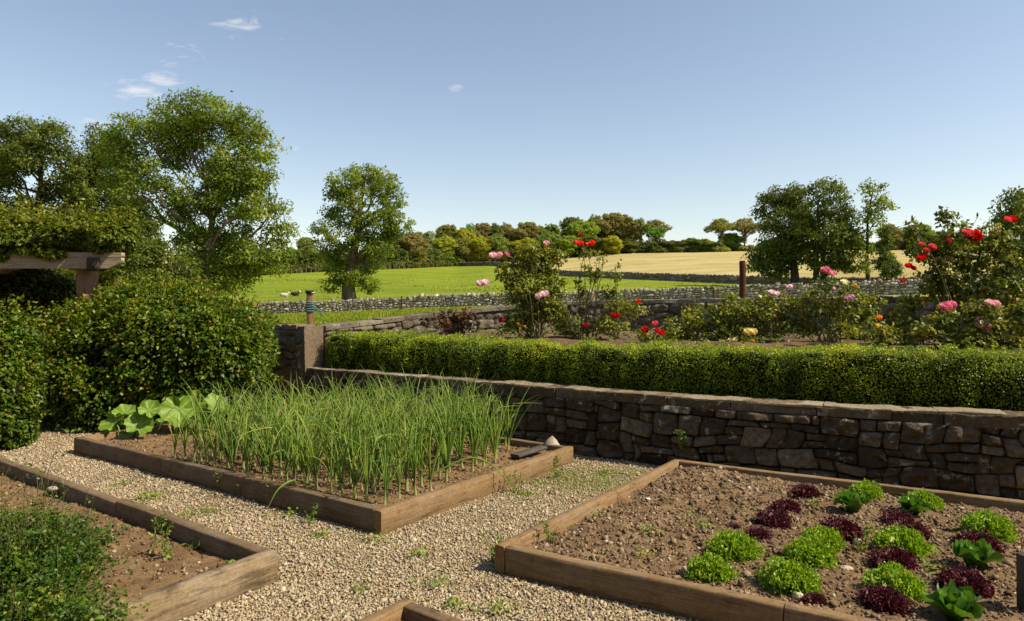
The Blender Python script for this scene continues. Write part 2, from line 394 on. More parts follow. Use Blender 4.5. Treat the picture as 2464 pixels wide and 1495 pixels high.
def plank_mesh(L, th, z0, z1, seed, mat, wear=.006):
    n = max(4, int(L/.07)); xs = np.linspace(0, L, n); c = .009; h = z1-z0
    sec = []
    for y, z in ((c, z0), (th-c, z0), (th, z0+c), (th, z0+h*.5), (th, z1-c), (th-c, z1), (th*.5, z1), (c, z1), (0, z1-c), (0, z0+h*.5), (0, z0+c)): sec.append((y, z))
    sec = np.array(sec); k = len(sec)
    V = np.concatenate([np.repeat(xs, k)[:, None], np.tile(sec, (n, 1))], 1)
    d = np.stack([(fbm(V*np.array([2.5, 14, 14])+i*9, seed+i, 3)-.5)*2*wear for i in range(3)], 1)
    sagz = (fbm(xyz(V[:, 0]*.8, V[:, 0]*0), seed+40, 2)-.5)*.012
    V = V+d; V[:, 2] += sagz
    mb = MB(); mb.add(V, grid_faces(n, k, True))
    for r, rev in ((V[:k], True), (V[-k:], False)):
        f = [[i, (i+1) % k, k] for i in range(k)]
        mb.add(np.vstack([r, r.mean(0)]), [x[::-1] for x in f] if rev else f)
    return mb.mesh('plank', mat)
def plank(parent, p0, p1, z0, z1, th, mat, seed, flip=False):
    p0 = np.asarray(p0, float); p1 = np.asarray(p1, float); d = p1-p0; L = np.linalg.norm(d)
    me = plank_mesh(L, th, z0, z1, seed, mat)
    o = link('plank', me, parent)
    o.location = Vector((p0[0], p0[1], 0))-parent.location
    o.rotation_euler = (0, 0, math.atan2(d[1], d[0]))
    return o

def build_bed(k, label, th, mat_a, mat_b, split_a=(1,), split_b=(1,), seed=1, drop=0.0, skip=()):
    c, a, la, b, lb = BED[k]
    t = thing('raised_bed', label, 'raised bed', (c[0], c[1], 0), 'raised timber beds')
    # side along a lies on t in [0, th]; side along b on s in [0, th]; local +Y of a plank points left of its run
    def run(p_of, L, start, splits, mat, sd, rev, dz=0):
        q = [start]+[f*L for f in splits]
        for i in range(len(q)-1):
            x0, x1 = q[i]+(.004 if i else 0), q[i+1]-.004
            e0, e1 = (p_of(x1), p_of(x0)) if rev else (p_of(x0), p_of(x1))
            plank(t, e0, e1, -.06, ZT-drop*i-(dz), th, mat, sd+i)
    cr = a[0]*b[1]-a[1]*b[0] > 0       # b lies to the left of a?
    run(lambda x: bed_xy(k, x, 0.0 if cr else 0.0), la, 0, split_a, mat_a, seed, not cr)
    run(lambda x: bed_xy(k, 0.0, x), lb, th+.003, split_b, mat_b, seed+10, cr)
    run(lambda x: bed_xy(k, x, lb), la, th+.003, (1,), mat_a, seed+20, cr)
    run(lambda x: bed_xy(k, la, x), lb-th-.004, th+.003, split_b if k == 'salad' else (1,), mat_b, seed+30, not cr)
    return t

build_bed('onion', 'timber raised bed full of tall onions below the stone wall', .085, M['wood1'], M['wood2'], (.55, 1), (.62, 1), 11)
build_bed('salad', 'timber raised bed with rows of green and red lettuces', .085, M['wood1'], M['wood1'], (.53, 1), (.5, 1), 51)
build_bed('herb', 'old timber raised bed with a big green herb clump', .095, M['woodgrey'], M['wood2'], (1,), (.42, 1), 91, .012)
build_bed('near', 'bare timber bed corner poking up at the bottom of the photo', .085, M['wood1'], M['wood2'], (1,), (1,), 131)

SOILZ = {'onion': .135, 'salad': .115, 'herb': .075, 'near': .10}
def soil_h(k, x, y):
    s, t = bed_st(k, x, y); c, a, la, b, lb = BED[k]
    z = SOILZ[k]+(fbm(xyz(x*1.6, y*1.6), 21, 3)-.5)*.07+(fbm(xyz(x*9, y*9), 22, 4)-.5)*.045
    if k == 'salad':
        z += .05*np.exp(-(((s-la+.35)/.5)**2+((t-.5)/.55)**2))-.015*np.exp(-((t-.1)/.12)**2)
    if k == 'herb': z -= .05*np.exp(-(s/.16)**2)
    return np.minimum(z, ZT-.012)
for k, m in (('onion', 'soil2'), ('salad', 'soil'), ('herb', 'soil2'), ('near', 'soil')):
    c, a, la, b, lb = BED[k]; th = .08
    ns, nt = int(la/.028), int(lb/.028)
    S, T = np.meshgrid(np.linspace(th*.6, la-th*.6, ns), np.linspace(th*.6, lb-th*.6, nt), indexing='ij')
    xy = bed_xy(k, S, T); Z = soil_h(k, xy[..., 0], xy[..., 1])+.034*(fbm(np.concatenate([xy*30, xy[..., :1]*0], -1), 23, 3)-.5)
    g = MB(); fc = grid_faces(ns, nt); g.add(np.concatenate([xy, Z[..., None]], -1).reshape(-1, 3), fc if (a[0]*b[1]-a[1]*b[0]) > 0 else fc[:, ::-1])
    tag(g.obj('soil', M[m], smooth=True), kind='structure')

def chips(mb, C, size, rng, flat=.65, tint=None):
    n = len(C); base = np.array([[x, y, z] for z in (-1, 1) for x, y in ((-1, -1), (1, -1), (1, 1), (-1, 1))], float)*.5
    base[4:, :2] *= .7
    V = base[None]*np.stack([size*rng.uniform(.7, 1.25, n), size*rng.uniform(.6, 1.1, n), size*flat*rng.uniform(.6, 1.2, n)], 1)[:, None]
    V = V+rng.normal(size=V.shape)*size[:, None, None]*.13
    q = rng.normal(size=(n, 4)); q /= np.linalg.norm(q, axis=1, keepdims=True)
    q[:, 1:3] *= .55; q /= np.linalg.norm(q, axis=1, keepdims=True)
    w, x, y, z = q.T
    Rm = np.stack([np.stack([1-2*(y*y+z*z), 2*(x*y-z*w), 2*(x*z+y*w)], -1), np.stack([2*(x*y+z*w), 1-2*(x*x+z*z), 2*(y*z-x*w)], -1), np.stack([2*(x*z-y*w), 2*(y*z+x*w), 1-2*(x*x+y*y)], -1)], 1)
    V = np.einsum('nij,nkj->nki', Rm, V)+C[:, None]
    f = np.array([[0, 3, 2, 1], [4, 5, 6, 7], [0, 1, 5, 4], [1, 2, 6, 5], [2, 3, 7, 6], [3, 0, 4, 7]])
    fa = (np.arange(n)[:, None, None]*8+f[None]).reshape(-1, 4)
    mb.add(V.reshape(-1, 3), fa, np.repeat(rng.random(n) if tint is None else tint, 8))

rng = np.random.default_rng(4)
def in_bed(x, y, pad=0.0):
    r = np.zeros(np.shape(x), bool)
    for k in BED:
        s, t = bed_st(k, x, y); _, _, la, _, lb = BED[k]
        r |= (s > -pad) & (s < la+pad) & (t > -pad) & (t < lb+pad)
    return r
twu = TW.p
def before_wall(x, y): return y < np.interp(x, np.r_[LW.p[:, 0], TW.p[:, 0]], np.r_[LW.p[:, 1], TW.p[:, 1]])-.02
N = 270000
y = 3.6+(rng.random(N)**1.35)*8.4; x = rng.uniform(-.8, .8, N)*y
keep = ~in_bed(x, y, .012) & before_wall(x, y)
x, y = x[keep], y[keep]
sz = np.clip(rng.lognormal(math.log(.0105), .36, len(x)), .006, .042)*(1+.03*(y-4))
gr = MB(); chips(gr, np.stack([x, y, ground_z(x, y)+sz*.22+.004], 1), sz, rng)
s = NT('gravel_stone'); t = s.attr()
c = s.ramp(t, [(0, (.19, .145, .095)), (.12, (.31, .245, .155)), (.45, (.40, .325, .205)), (.78, (.48, .40, .265)), (.9, (.56, .48, .33)), (.95, (.36, .21, .12)), (1, (.30, .28, .26))])
n = s.noise(s.coord('Object'), 140, 3)
M['gravel'] = s.done(s.bsdf(s.mix(.6, c, s.ramp(n, [(.3, .65), (.7, 1.25)]), 'MULTIPLY'), .85, .25))
tag(gr.obj('gravel', M['gravel']), kind='stuff')
# crumbs and stones lying on the soil
cl = MB()
for k, n, mx in (('salad', 24000, .05), ('onion', 12000, .03), ('herb', 9000, .03), ('near', 900, .03)):
    _, _, la, _, lb = BED[k]
    xy = bed_xy(k, rng.uniform(.1, la-.1, n), rng.uniform(.1, lb-.1, n))
    sz = np.clip(rng.lognormal(math.log(.0105), .55, n), .005, mx)
    chips(cl, np.c_[xy, soil_h(k, xy[:, 0], xy[:, 1])+sz*.15], sz, rng)
s = NT('soil_crumb'); c = s.ramp(s.attr(), [(0, (.09, .057, .032)), (.6, (.20, .132, .074)), (.85, (.28, .20, .125)), (.97, (.34, .27, .19)), (1, (.46, .41, .34))])
M['crumb'] = s.done(s.bsdf(s.mix(.6, c, s.ramp(s.noise(s.coord('Object'), 90, 3), [(.3, .6), (.7, 1.3)]), 'MULTIPLY'), .92, .12))
tag(cl.obj('soil_crumbs', M['crumb']), kind='stuff')

# ---- garden walls
rng = np.random.default_rng(8)
w = thing('terrace_wall', 'low curved rubble stone wall with flat top below the box hedge', 'stone wall', (*TW.at(0), 0))
L0 = Vector(w.location)
b = MB(); wall_body(b, TW, -.1, .70, .3, off=-.045, seed=5); b.obj('wall_core', M['mortar'], w, loc=None).location = -L0
b = MB(); stone_face(b, TW, -.08, .70, 8, .078, rng, (2, 5), (1, 2), depth=.04, joint=.002, warp=.07, seed=4, res=.026, nmax=18, rough=.075, bev=.4)
b.obj('stone_face', M['stone'], w, smooth=True).location = -L0
b = MB(); q0 = 0.0                    # flat top slabs, long ones butted end to end
while q0 < TW.L-.1:
    q1 = min(TW.L, q0+rng.uniform(.35, 1.0))
    zt = .80+rng.uniform(-.008, .008); zb = .69+rng.uniform(-.03, .02)
    wall_body(b, TW, zb, zt, .345+rng.uniform(-.02, .02), off=.006+rng.uniform(-.022, .018), ds=.03, amp=.024, seed=int(rng.integers(99)), s0=q0+.006, s1=q1-.006, tint=rng.uniform(.0, .9))
    q0 = q1
b.obj('coping', M['coping'], w).location = -L0
b = MB(); q0 = 0.0
while q0 < TW.L-.1:
    q1 = min(TW.L, q0+rng.uniform(.3, 1.1)); dz_ = rng.uniform(-.009, .012)
    wall_body(b, TW, .785, lambda q: .806+dz_*.7+.02*(fbm(xyz(q*2.9, q*0), 8, 3)-.5), .35, off=-.012+rng.uniform(-.012, .01), ds=.03, amp=.022, seed=int(rng.integers(99)), s0=q0+.004, s1=q1-.004, tint=rng.uniform(.1, .95)); q0 = q1
b.obj('mortar_cap', M['cap'], w).location = -L0

w = thing('rendered_wall', 'roughly rendered taller wall end beside the beech hedge', 'garden wall', (*LW.at(LW.L), 0)); L0 = Vector(w.location)
b = MB(); wall_body(b, LW, -.1, lambda q: 1.46+.02*np.sin(q*3), .36, off=.02, ds=.06, amp=.03, seed=15, tint=.45, s0=LW.L-14)
b.obj('wall_body', M['render'], w).location = -L0
b = MB(); stone_face(b, LW, -.1, 1.44, 13, .085, rng, (2, 6), (1, 2), off=.03, depth=.04, joint=.002, warp=.09, seed=61, res=.03, nmax=14, rough=.08, bev=.4, s0=LW.L-3.4, s1=LW.L-.03); b.obj('stone_face', M['render'], w, smooth=True).location = -L0
b = MB(); q0 = LW.L-6
while q0 < LW.L-.02:                  # rough cock-and-hen stones along the top
    q1 = min(LW.L, q0+rng.uniform(.07, .16))
    wall_body(b, LW, 1.45, 1.50+rng.uniform(0, .035), .37, off=.03+rng.uniform(-.01, .01), ds=.04, amp=.014, seed=int(rng.integers(99)), s0=q0+.004, s1=q1-.004, tint=rng.uniform(.3, .9))
    q0 = q1
b.obj('cope_stones', M['render'], w).location = -L0

bz1 = lambda q: np.interp(q, [0, 2.6, 5.1, 8, 11, 14, BW.L], [1.49, 1.74, 1.93, 1.98, 2.02, 2.06, 2.2])
w = thing('garden_wall', 'rubble stone garden wall behind the rose bushes', 'stone wall', (*BW.at(0), 0)); L0 = Vector(w.location)
b = MB(); wall_body(b, BW, .6, lambda q: bz1(q)-.01, .42, off=-.04, seed=25); b.obj('wall_core', M['render'], w).location = -L0
b = MB(); stone_face(b, BW, .72, lambda q: bz1(q)-.07, 9, .085, rng, (2, 6), (1, 2), depth=.036, joint=.005, warp=.11, seed=34, res=.045, nmax=10, rough=.09, bev=.4)
b.obj('stone_face', M['stone2'], w, smooth=True).location = -L0
b = MB(); q0 = 0
while q0 < BW.L-.1:
    q1 = min(BW.L, q0+rng.uniform(.3, .8))
    wall_body(b, BW, lambda q: bz1(q)-.065, lambda q, j=rng.uniform(-.012, .02): bz1(q)+j, .46, off=.015+rng.uniform(-.02, .02), ds=.08, amp=.025, seed=int(rng.integers(99)), s0=q0+.005, s1=q1-.005, tint=rng.uniform(.1, .8)); q0 = q1
b.obj('coping', M['stone2'], w).location = -L0

# ---- terrace soil between the two walls
n = 160; m = 36; q = np.linspace(0, 1, n)
A = TW.at(q*TW.L, np.full(n, -.27)); B = BW.at(q*BW.L, np.full(n, -.02))
tt = np.linspace(0, 1, m)**1.3
V = A[None]+(B-A)[None]*tt[:, None, None]
D = np.linalg.norm(V-A[None], axis=-1); e = np.clip((D-.15)/.75, 0, 1); e = e*e*(3-2*e)
Z = .75+.5*e+.075*tt[:, None]*np.minimum(1, D/2)+(fbm(xyz(V[..., 0]*2.5, V[..., 1]*2.5), 61, 4)-.5)*.09*e
b = MB(); b.add(np.concatenate([V, Z[..., None]], -1).reshape(-1, 3), grid_faces(m, n)[:, ::-1])
tag(b.obj('terrace_soil', M['soil3'], smooth=True), kind='structure')

# ---- fields : fan of ground patches from the garden walls out to the horizon
cu = np.r_[np.linspace(-2600, -300, 24), np.linspace(-280, 2760, 260), np.linspace(2780, 5200, 24)]
bp = np.vstack([LW.at(LW.s, np.full(len(LW.s), -.2))[:-3], BW.at(BW.s, np.full(len(BW.s), -.2))])
bu = CU+F*bp[:, 0]/bp[:, 1]; o = np.argsort(bu); YB = np.interp(cu, bu[o], bp[o, 1])
ip = lambda pts: np.interp(cu, [p[0] for p in pts], [p[1] for p in pts])
K1 = [(-800, 60), (0, 59), (555, 58), (745, 57.5), (1000, 57), (1250, 55.5), (1500, 54), (1750, 51.5), (2000, 49), (2250, 47), (2500, 45), (3200, 40), (5200, 32)]
H1 = [(-800, .9), (0, 1.0), (555, .95), (745, 1.13), (1000, 1.5), (1250, 1.78), (1500, 1.95), (1750, 2.2), (2000, 2.35), (2250, 2.5), (2500, 2.6), (5200, 2.3)]
K2 = [(-800, 170), (0, 165), (620, 165), (700, 170), (1000, 200), (1100, 238), (1180, 215), (1350, 160), (1500, 130), (1750, 105), (2000, 95), (2250, 88), (2500, 82), (3200, 75), (5200, 60)]
H2 = [(-800, 7), (300, 7.6), (620, 8.2), (700, 9.0), (1000, 11.7), (1100, 14.2), (1180, 13.2), (1350, 8.0), (1500, 6.3), (1750, 4.75), (2000, 4.1), (2250, 3.95), (3200, 3.9), (5200, 3.9)]
K3 = [(-800, 260), (1000, 265), (1100, 275), (1350, 262), (1500, 260), (2250, 250), (5200, 250)]
H3 = [(-800, 11), (700, 12), (1000, 15), (1100, 17.0), (1350, 18.6), (1500, 20.0), (1750, 20.5), (2000, 21), (2250, 21), (5200, 21)]
Y1, Z1, Y2, Z2, Y3, Z3 = map(ip, (K1, H1, K2, H2, K3, H3)); Z0 = ip([(-2600, .9), (300, .9), (640, 1.3), (745, 1.33), (1250, 1.5), (2250, 1.62), (5200, 1.7)])
def patch(ya, yb, za, zb, n, pw, sel, amp, seed):
    t = np.linspace(0, 1, n)[:, None]
    Y = ya*(yb/ya)**t; s = (Y-ya)/(yb-ya); Z = za+(zb-za)*s**pw
    X = (cu-CU)/F*Y
    Z = Z+(fbm(xyz(X*.12, Y*.12), seed, 3)-.5)*2*amp*np.sin(np.pi*t)
    V = np.stack([X, Y, Z], -1)[:, sel]
    b = MB(); b.add(V.reshape(-1, 3), grid_faces(n, V.shape[1])[:, ::-1]); return b
allc = np.arange(len(cu)); left = np.where(cu < 1106)[0]; right = np.where(cu >= cu[left[-1]])[0]
tag(patch(YB, Y1, Z0, Z1, 50, 1.0, allc, .05, 71).obj('meadow', M['meadow'], smooth=True), kind='structure')
tag(patch(Y1, Y2, Z1, Z2, 60, 1.25, allc, .35, 72).obj('pasture', M['field'], smooth=True), kind='structure')
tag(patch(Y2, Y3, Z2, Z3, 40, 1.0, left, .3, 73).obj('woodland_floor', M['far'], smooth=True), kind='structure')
tag(patch(Y2, Y3, Z2, Z3, 50, .92, right, .4, 74).obj('hay_field', M['hay'], smooth=True), kind='structure')
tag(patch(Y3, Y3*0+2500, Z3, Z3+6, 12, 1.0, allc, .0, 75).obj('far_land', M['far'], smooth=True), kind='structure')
def terr(u, Y):      # height of the fields at column u, depth Y
    g = lambda a: float(np.interp(u, cu, a))
    yb, y1, y2, y3 = map(g, (YB, Y1, Y2, Y3)); z0, z1, z2, z3 = map(g, (Z0, Z1, Z2, Z3))
    if Y < y1: return z0+(z1-z0)*(Y-yb)/(y1-yb)
    if Y < y2: return z1+(z2-z1)*((Y-y1)/(y2-y1))**1.25
    if Y < y3: return z2+(z3-z2)*((Y-y2)/(y3-y2))**(.92 if u > 1100 else 1.0)
    return z3+6*(Y-y3)/(2500-y3)

# ---- field walls
def field_wall(label, kx, us, h, thick, cw, rows, seed, sm='drystone'):
    uu = np.linspace(us[0], us[1], 60); yy = np.interp(uu, [p[0] for p in kx], [p[1] for p in kx])
    pts = np.c_[(uu-CU)/F*yy, yy]; pa = Path(pts, .3, 6); r = np.random.default_rng(seed)
    def zb(q):
        xy = pa.at(q); u = CU+F*xy[..., 0]/xy[..., 1]
        return np.vectorize(lambda a, b: terr(a, b))(u, xy[..., 1])
    zs = zb(pa.s); z0 = lambda q: np.interp(q, pa.s, zs)-.1
    top = np.interp(np.arange(0, pa.L+3, 2.5), np.arange(0, pa.L+3, 2.5), h+r.uniform(-.06, .06, len(np.arange(0, pa.L+3, 2.5))))
    z1 = lambda q: np.interp(q, pa.s, zs)+np.interp(q, np.arange(0, pa.L+3, 2.5), top)
    w = thing('field_wall', label, 'stone wall', (*pa.at(0), float(zs[0]))); L0 = Vector(w.location)
    b = MB(); wall_body(b, pa, z0, lambda q: z1(q)-.05, thick, off=-.15, ds=.5, seed=seed); b.obj('wall_core', M['drydark'], w).location = -L0
    b = MB(); stone_face(b, pa, z0, z1, rows, cw, r, (2, 6), (1, 2), depth=.11, joint=.014, warp=.07, seed=seed+2, res=.16, nmax=3, rough=.12, batter=.10)
    b.obj('stone_face', M[sm], w).location = -L0
    b = MB(); nq = int(pa.L/.2); q = np.linspace(.1, pa.L-.1, nq)+r.uniform(-.06, .06, nq)   # upright cope stones
    xy = pa.at(q, -thick*.5+r.uniform(-.1, .14, nq)); sz = r.uniform(.10, .36, nq)
    chips(b, np.c_[xy, z1(q)+.02], sz, r, .6, np.clip(r.normal(.2, .25, nq), 0, 1)); b.obj('cope_stones', M[sm], w).location = -L0
    return w
M['drydark'] = plainmat('dry_stone_gaps', (.11, .10, .09), .95, .05, .4, 3)
field_wall('pale dry stone field wall running right across behind the garden', K1, (300, 3000), .86, .5, .09, 10, 81)
field_wall('shaded dry stone wall between the green pasture and hay field', K2, (1103, 3000), 1.12, .55, .3, 5, 82, 'stone2')  # darker stone chosen so the colour carries this wall's shade
# ================================================================ TREES
def crown(mb, blobs, rng, cs, leaf, per, fill=1.0, droop=.25, up=.55, inner=.35, lw=.55):
    """leaf sprays gathered in clumps that fill a set of ellipsoids (centre, radii)"""
    cents = []
    for (c, r) in blobs:
        c = np.asarray(c, float); r = np.asarray(r, float)
        area = 4*np.pi*((r[0]*r[1])**1.6/3+(r[0]*r[2])**1.6/3+(r[1]*r[2])**1.6/3)**(1/1.6)
        n = max(3, int(fill*area/(cs*cs*1.45)))
        d = rdir(rng, n); f = inner+(1-inner)*rng.random(n)**.45
        k = c+d*r*f[:, None]*(1+rng.normal(0, .10, (n, 1)))
        cents.append(np.c_[k, d])
    K = np.concatenate(cents); nC = len(K)
    rad = cs*rng.uniform(.6, 1.35, nC)
    nl = np.maximum(4, (per*(rad/cs)**2).astype(int)); idx = np.repeat(np.arange(nC), nl); n = len(idx)
    off = rng.normal(size=(n, 3)); off = nrm(off)*(rng.random(n)**.5)[:, None]*np.array([1, 1, .62])
    C = K[idx, :3]+off*rad[idx][:, None]; C[:, 2] -= (off[:, 0]**2+off[:, 1]**2)*rad[idx]*.35
    N = nrm(K[idx, 3:]*.5+off*.7+rng.normal(0, .45, (n, 3))+np.array([0, 0, up]))
    D = nrm(off+rng.normal(0, .5, (n, 3))-np.array([0, 0, droop]))
    t = np.clip(rng.normal(.5, .17, nC)[idx]+rng.normal(0, .13, n), 0, 1)
    L = leaf*rng.uniform(.6, 1.4, n)
    cards(mb, C, D, N, L, L*lw, .12, .12, t)
    return K[:, :3]

def limb(mb, p0, p1, r0, r1, rng, n=9, wob=.05, sag=.0, sides=7):
    pt = curve(p0, p1, n, rng, wob, sag); t = np.linspace(0, 1, n)
    tube(mb, pt, r0+(r1-r0)*t**.8, sides, rng.random(), jit=.15, rng=rng); return pt

def big_tree(label, cat, depth, trunk, blobs, seed, leafm='tree', barkm='bark', tr=.45, cs=1.0, leaf=.30, per=34, fill=1.0, group=None, fork=2, dz=.75, name='ash_tree', limbs=(), inner=.35, twigs=5):
    """trunk: [(u,v),...] from the ground up; blobs: (u,v,ru,rv) outline of each bough's foliage at this depth"""
    rng = np.random.default_rng(seed); k = depth/F
    u0, v0 = trunk[0]; bz = terr(u0, depth)
    base = P(u0, v0, depth); base[2] = bz
    t = thing(name, label, cat, base, group)
    pts = [np.zeros(3)-np.array([0, 0, .3])]
    for i, (u, v) in enumerate(trunk[1:]):
        q = P(u, v, depth)-base; q[1] += rng.normal(0, .25); pts.append(q)
    pts = np.array(pts); s = np.r_[0, np.cumsum(np.linalg.norm(np.diff(pts, axis=0), axis=1))]
    nn = 18; q = np.linspace(0, s[-1], nn); tp = np.stack([np.interp(q, s, pts[:, i]) for i in range(3)], 1)
    tp[1:-1] = (tp[:-2]+2*tp[1:-1]+tp[2:])/4; tp += rng.normal(0, .03, tp.shape)*tr
    rr = tr*(1-.78*(q/s[-1])**.9)+tr*.45*np.exp(-q/(tr*2.2))
    b = MB(); tube(b, tp, rr, 12, rng.random(), jit=.16, rng=rng)
    B = []
    for (u, v, ru, rv) in blobs:
        c = P(u, v, depth)-base; rx, rz = ru*k, rv*k
        c[1] += rng.uniform(-1, 1)*rx*dz*1.1
        B.append((c, (rx, rx*.8+.2, rz)))
    for (c, r) in B:
        # a limb from the trunk to each bough
        zz = np.clip(c[2]-np.linalg.norm(c[:2])*rng.uniform(.5, 1.0)-.3, tp[fork*2, 2], tp[-1, 2])
        i = int(np.argmin(abs(tp[:, 2]-zz)))
        r0 = min(rr[i]*.62, .05+.035*np.linalg.norm(c-tp[i]))
        pt = limb(b, tp[i], c+np.array([0, 0, -.1*r[2]]), r0, .045, rng, 9, .07, -.03)
        for j in range(twigs):
            d = rdir(rng, 1)[0]; d[2] = abs(d[2])*.6+.05
            e = c+d*np.array(r)*rng.uniform(.6, .95)
            limb(b, pt[rng.integers(4, 9)], e, .055, .018, rng, 6, .1, 0, 5)
    for (a, c2, r0, r1) in limbs:
        limb(b, P(*a, depth)-base, P(*c2, depth)-base, r0, r1, rng, 9, .06)
    b.obj('trunk', M[barkm], t, smooth=True)
    b = MB(); crown(b, B, rng, cs, leaf, per, fill, inner=inner)
    b.obj('crown', M[leafm], t)
    return t

big_tree('huge light green ash tree, tallest in the photo, left of the pasture', 'tree', 58, [(500, 706), (505, 650), (512, 590), (508, 540), (500, 480), (494, 430)],
  [(480, 268, 80, 38), (505, 395, 40, 30), (470, 330, 50, 30), (400, 285, 62, 42), (560, 292, 62, 48), (622, 345, 48, 55), (630, 415, 46, 50), (350, 330, 62, 52), (300, 360, 52, 50), (560, 380, 45, 42), (420, 372, 42, 36), (370, 430, 66, 44), (290, 430, 50, 36), (460, 470, 58, 42), (545, 470, 60, 50), (620, 500, 52, 42), (655, 560, 44, 40), (560, 560, 55, 45), (490, 545, 45, 40), (600, 620, 55, 44), (520, 630, 55, 44), (450, 640, 48, 40), (480, 690, 60, 26), (555, 676, 44, 28), (575, 640, 50, 36), (655, 620, 30, 34), (330, 500, 50, 40), (540, 420, 50, 34), (430, 500, 46, 34), (590, 440, 50, 40), (410, 330, 60, 36), (510, 590, 50, 40), (660, 500, 26, 30), (455, 590, 34, 40)],
  101, 'tree', 'bark', .52, .85, .25, 52, 1.15, limbs=[((508, 600), (425, 548), .26, .18), ((425, 548), (340, 470), .18, .08), ((488, 430), (455, 340), .16, .07), ((500, 450), (540, 345), .15, .06), ((470, 380), (430, 330), .1, .04)], group='trees beyond the garden wall')
big_tree('dark broad tree on the far left edge, against the sky', 'tree', 63, [(80, 704), (85, 600), (80, 510), (95, 430), (100, 340)],
  [(48, 315, 58, 38), (125, 335, 52, 42), (10, 345, 40, 50), (70, 385, 60, 36), (155, 400, 40, 40), (20, 430, 44, 34), (105, 455, 34, 26), (165, 470, 40, 42), (40, 500, 55, 40), (130, 530, 60, 36), (-40, 400, 60, 90), (-40, 520, 70, 60), (60, 570, 80, 40)],
  102, 'treemid', 'barkdark', .55, .9, .26, 52, 1.6, limbs=[((85, 520), (60, 440), .2, .08), ((90, 480), (130, 410), .18, .06), ((60, 440), (25, 390), .1, .05)], group='trees beyond the garden wall')
big_tree('darker tree standing between the two tallest trees on the left', 'tree', 68, [(232, 705), (235, 600), (238, 500), (240, 420), (240, 360)],
  [(240, 345, 40, 36), (278, 365, 50, 42), (215, 400, 40, 36), (265, 430, 52, 36), (215, 470, 42, 36), (290, 490, 55, 40), (240, 545, 60, 36), (330, 560, 40, 44), (200, 520, 50, 50), (310, 530, 50, 40), (180, 440, 34, 40)],
  103, 'treedark', 'barkdark', .4, .9, .26, 52, 1.6, group='trees beyond the garden wall')
big_tree('low dark bushy tree under the tallest ash, beside the pergola', 'tree', 50, [(300, 712), (300, 690), (310, 660), (320, 620)],
  [(330, 600, 50, 30), (270, 620, 60, 40), (360, 655, 42, 36), (300, 670, 70, 36), (410, 690, 46, 28), (200, 650, 80, 50), (230, 590, 50, 30), (340, 640, 60, 50), (420, 650, 40, 40), (260, 570, 60, 30), (380, 600, 30, 30), (130, 620, 90, 60), (30, 640, 90, 70), (450, 700, 50, 22)],
  104, 'treedark', 'barkdark', .3, .8, .25, 52, 1.6, group='trees beyond the garden wall')
big_tree('lone bright green ash tree with leaning trunk behind the pale field wall', 'tree', 66, [(840, 721), (838, 690), (842, 650), (850, 600), (862, 550), (868, 500), (872, 440)],
  [(872, 415, 50, 26), (832, 440, 44, 36), (912, 440, 44, 34), (802, 462, 16, 20), (858, 480, 44, 32), (935, 480, 36, 40), (964, 535, 36, 36), (918, 530, 34, 26), (820, 520, 40, 40), (790, 560, 34, 36), (875, 550, 34, 30), (905, 590, 36, 26), (800, 610, 40, 34), (846, 585, 30, 24), (822, 650, 46, 30), (886, 640, 30, 26), (800, 682, 28, 18), (892, 684, 30, 18), (860, 668, 30, 20), (945, 555, 28, 26)],
  105, 'tree', 'bark', .62, .62, .24, 40, .80, limbs=[((852, 600), (880, 480), .2, .07), ((845, 630), (800, 570), .13, .05), ((862, 560), (940, 500), .15, .06)], group='trees beyond the garden wall', inner=.3)
big_tree('dense dark green tree at the left of the pair in front of the hay field', 'tree', 92, [(1914, 688), (1912, 640), (1908, 590), (1900, 520), (1895, 470)],
  [(1890, 470, 46, 26), (1858, 505, 36, 40), (1925, 485, 40, 36), (1885, 540, 56, 44), (1848, 570, 40, 40), (1900, 600, 56, 36), (1850, 615, 44, 30), (1825, 640, 32, 20), (1880, 648, 34, 20), (1935, 560, 36, 44)],
  106, 'treemid', 'barkdark', .55, 1.0, .36, 44, 1.1, group='trees in front of the hay field')
big_tree('dense tree with twin trunks right of the pair before the hay field', 'tree', 90, [(1966, 690), (1964, 650), (1962, 600), (1970, 540), (1972, 480)],
  [(1972, 466, 48, 26), (2010, 505, 40, 36), (1960, 520, 44, 40), (2030, 560, 36, 40), (1985, 570, 56, 40), (1950, 615, 40, 30), (2025, 612, 40, 28), (1985, 640, 40, 18), (2040, 640, 24, 18)],
  107, 'treemid', 'barkdark', .42, 1.0, .36, 44, 1.1, limbs=[((1978, 692), (1984, 600), .36, .25)], group='trees in front of the hay field')
big_tree('slim airy tree rising above its neighbours before the hay field', 'tree', 88, [(2094, 690), (2092, 640), (2088, 580), (2092, 520), (2098, 460)],
  [(2082, 450, 20, 20), (2128, 448, 13, 12), (2100, 485, 30, 24), (2132, 490, 20, 20), (2080, 520, 26, 24), (2118, 530, 22, 22), (2084, 570, 22, 26), (2106, 600, 20, 26), (2076, 630, 16, 22)],
  108, 'tree', 'barkdark', .3, .8, .34, 26, .7, group='trees in front of the hay field')
big_tree('small brown-green conical bush tree by the slim airy tree', 'tree', 84, [(2136, 688), (2135, 640), (2134, 580)],
  [(2134, 560, 12, 22), (2133, 590, 20, 26), (2136, 622, 26, 26), (2136, 648, 26, 20)],
  109, 'treemid', 'barkdark', .16, .5, .24, 44, .9, group='trees in front of the hay field')
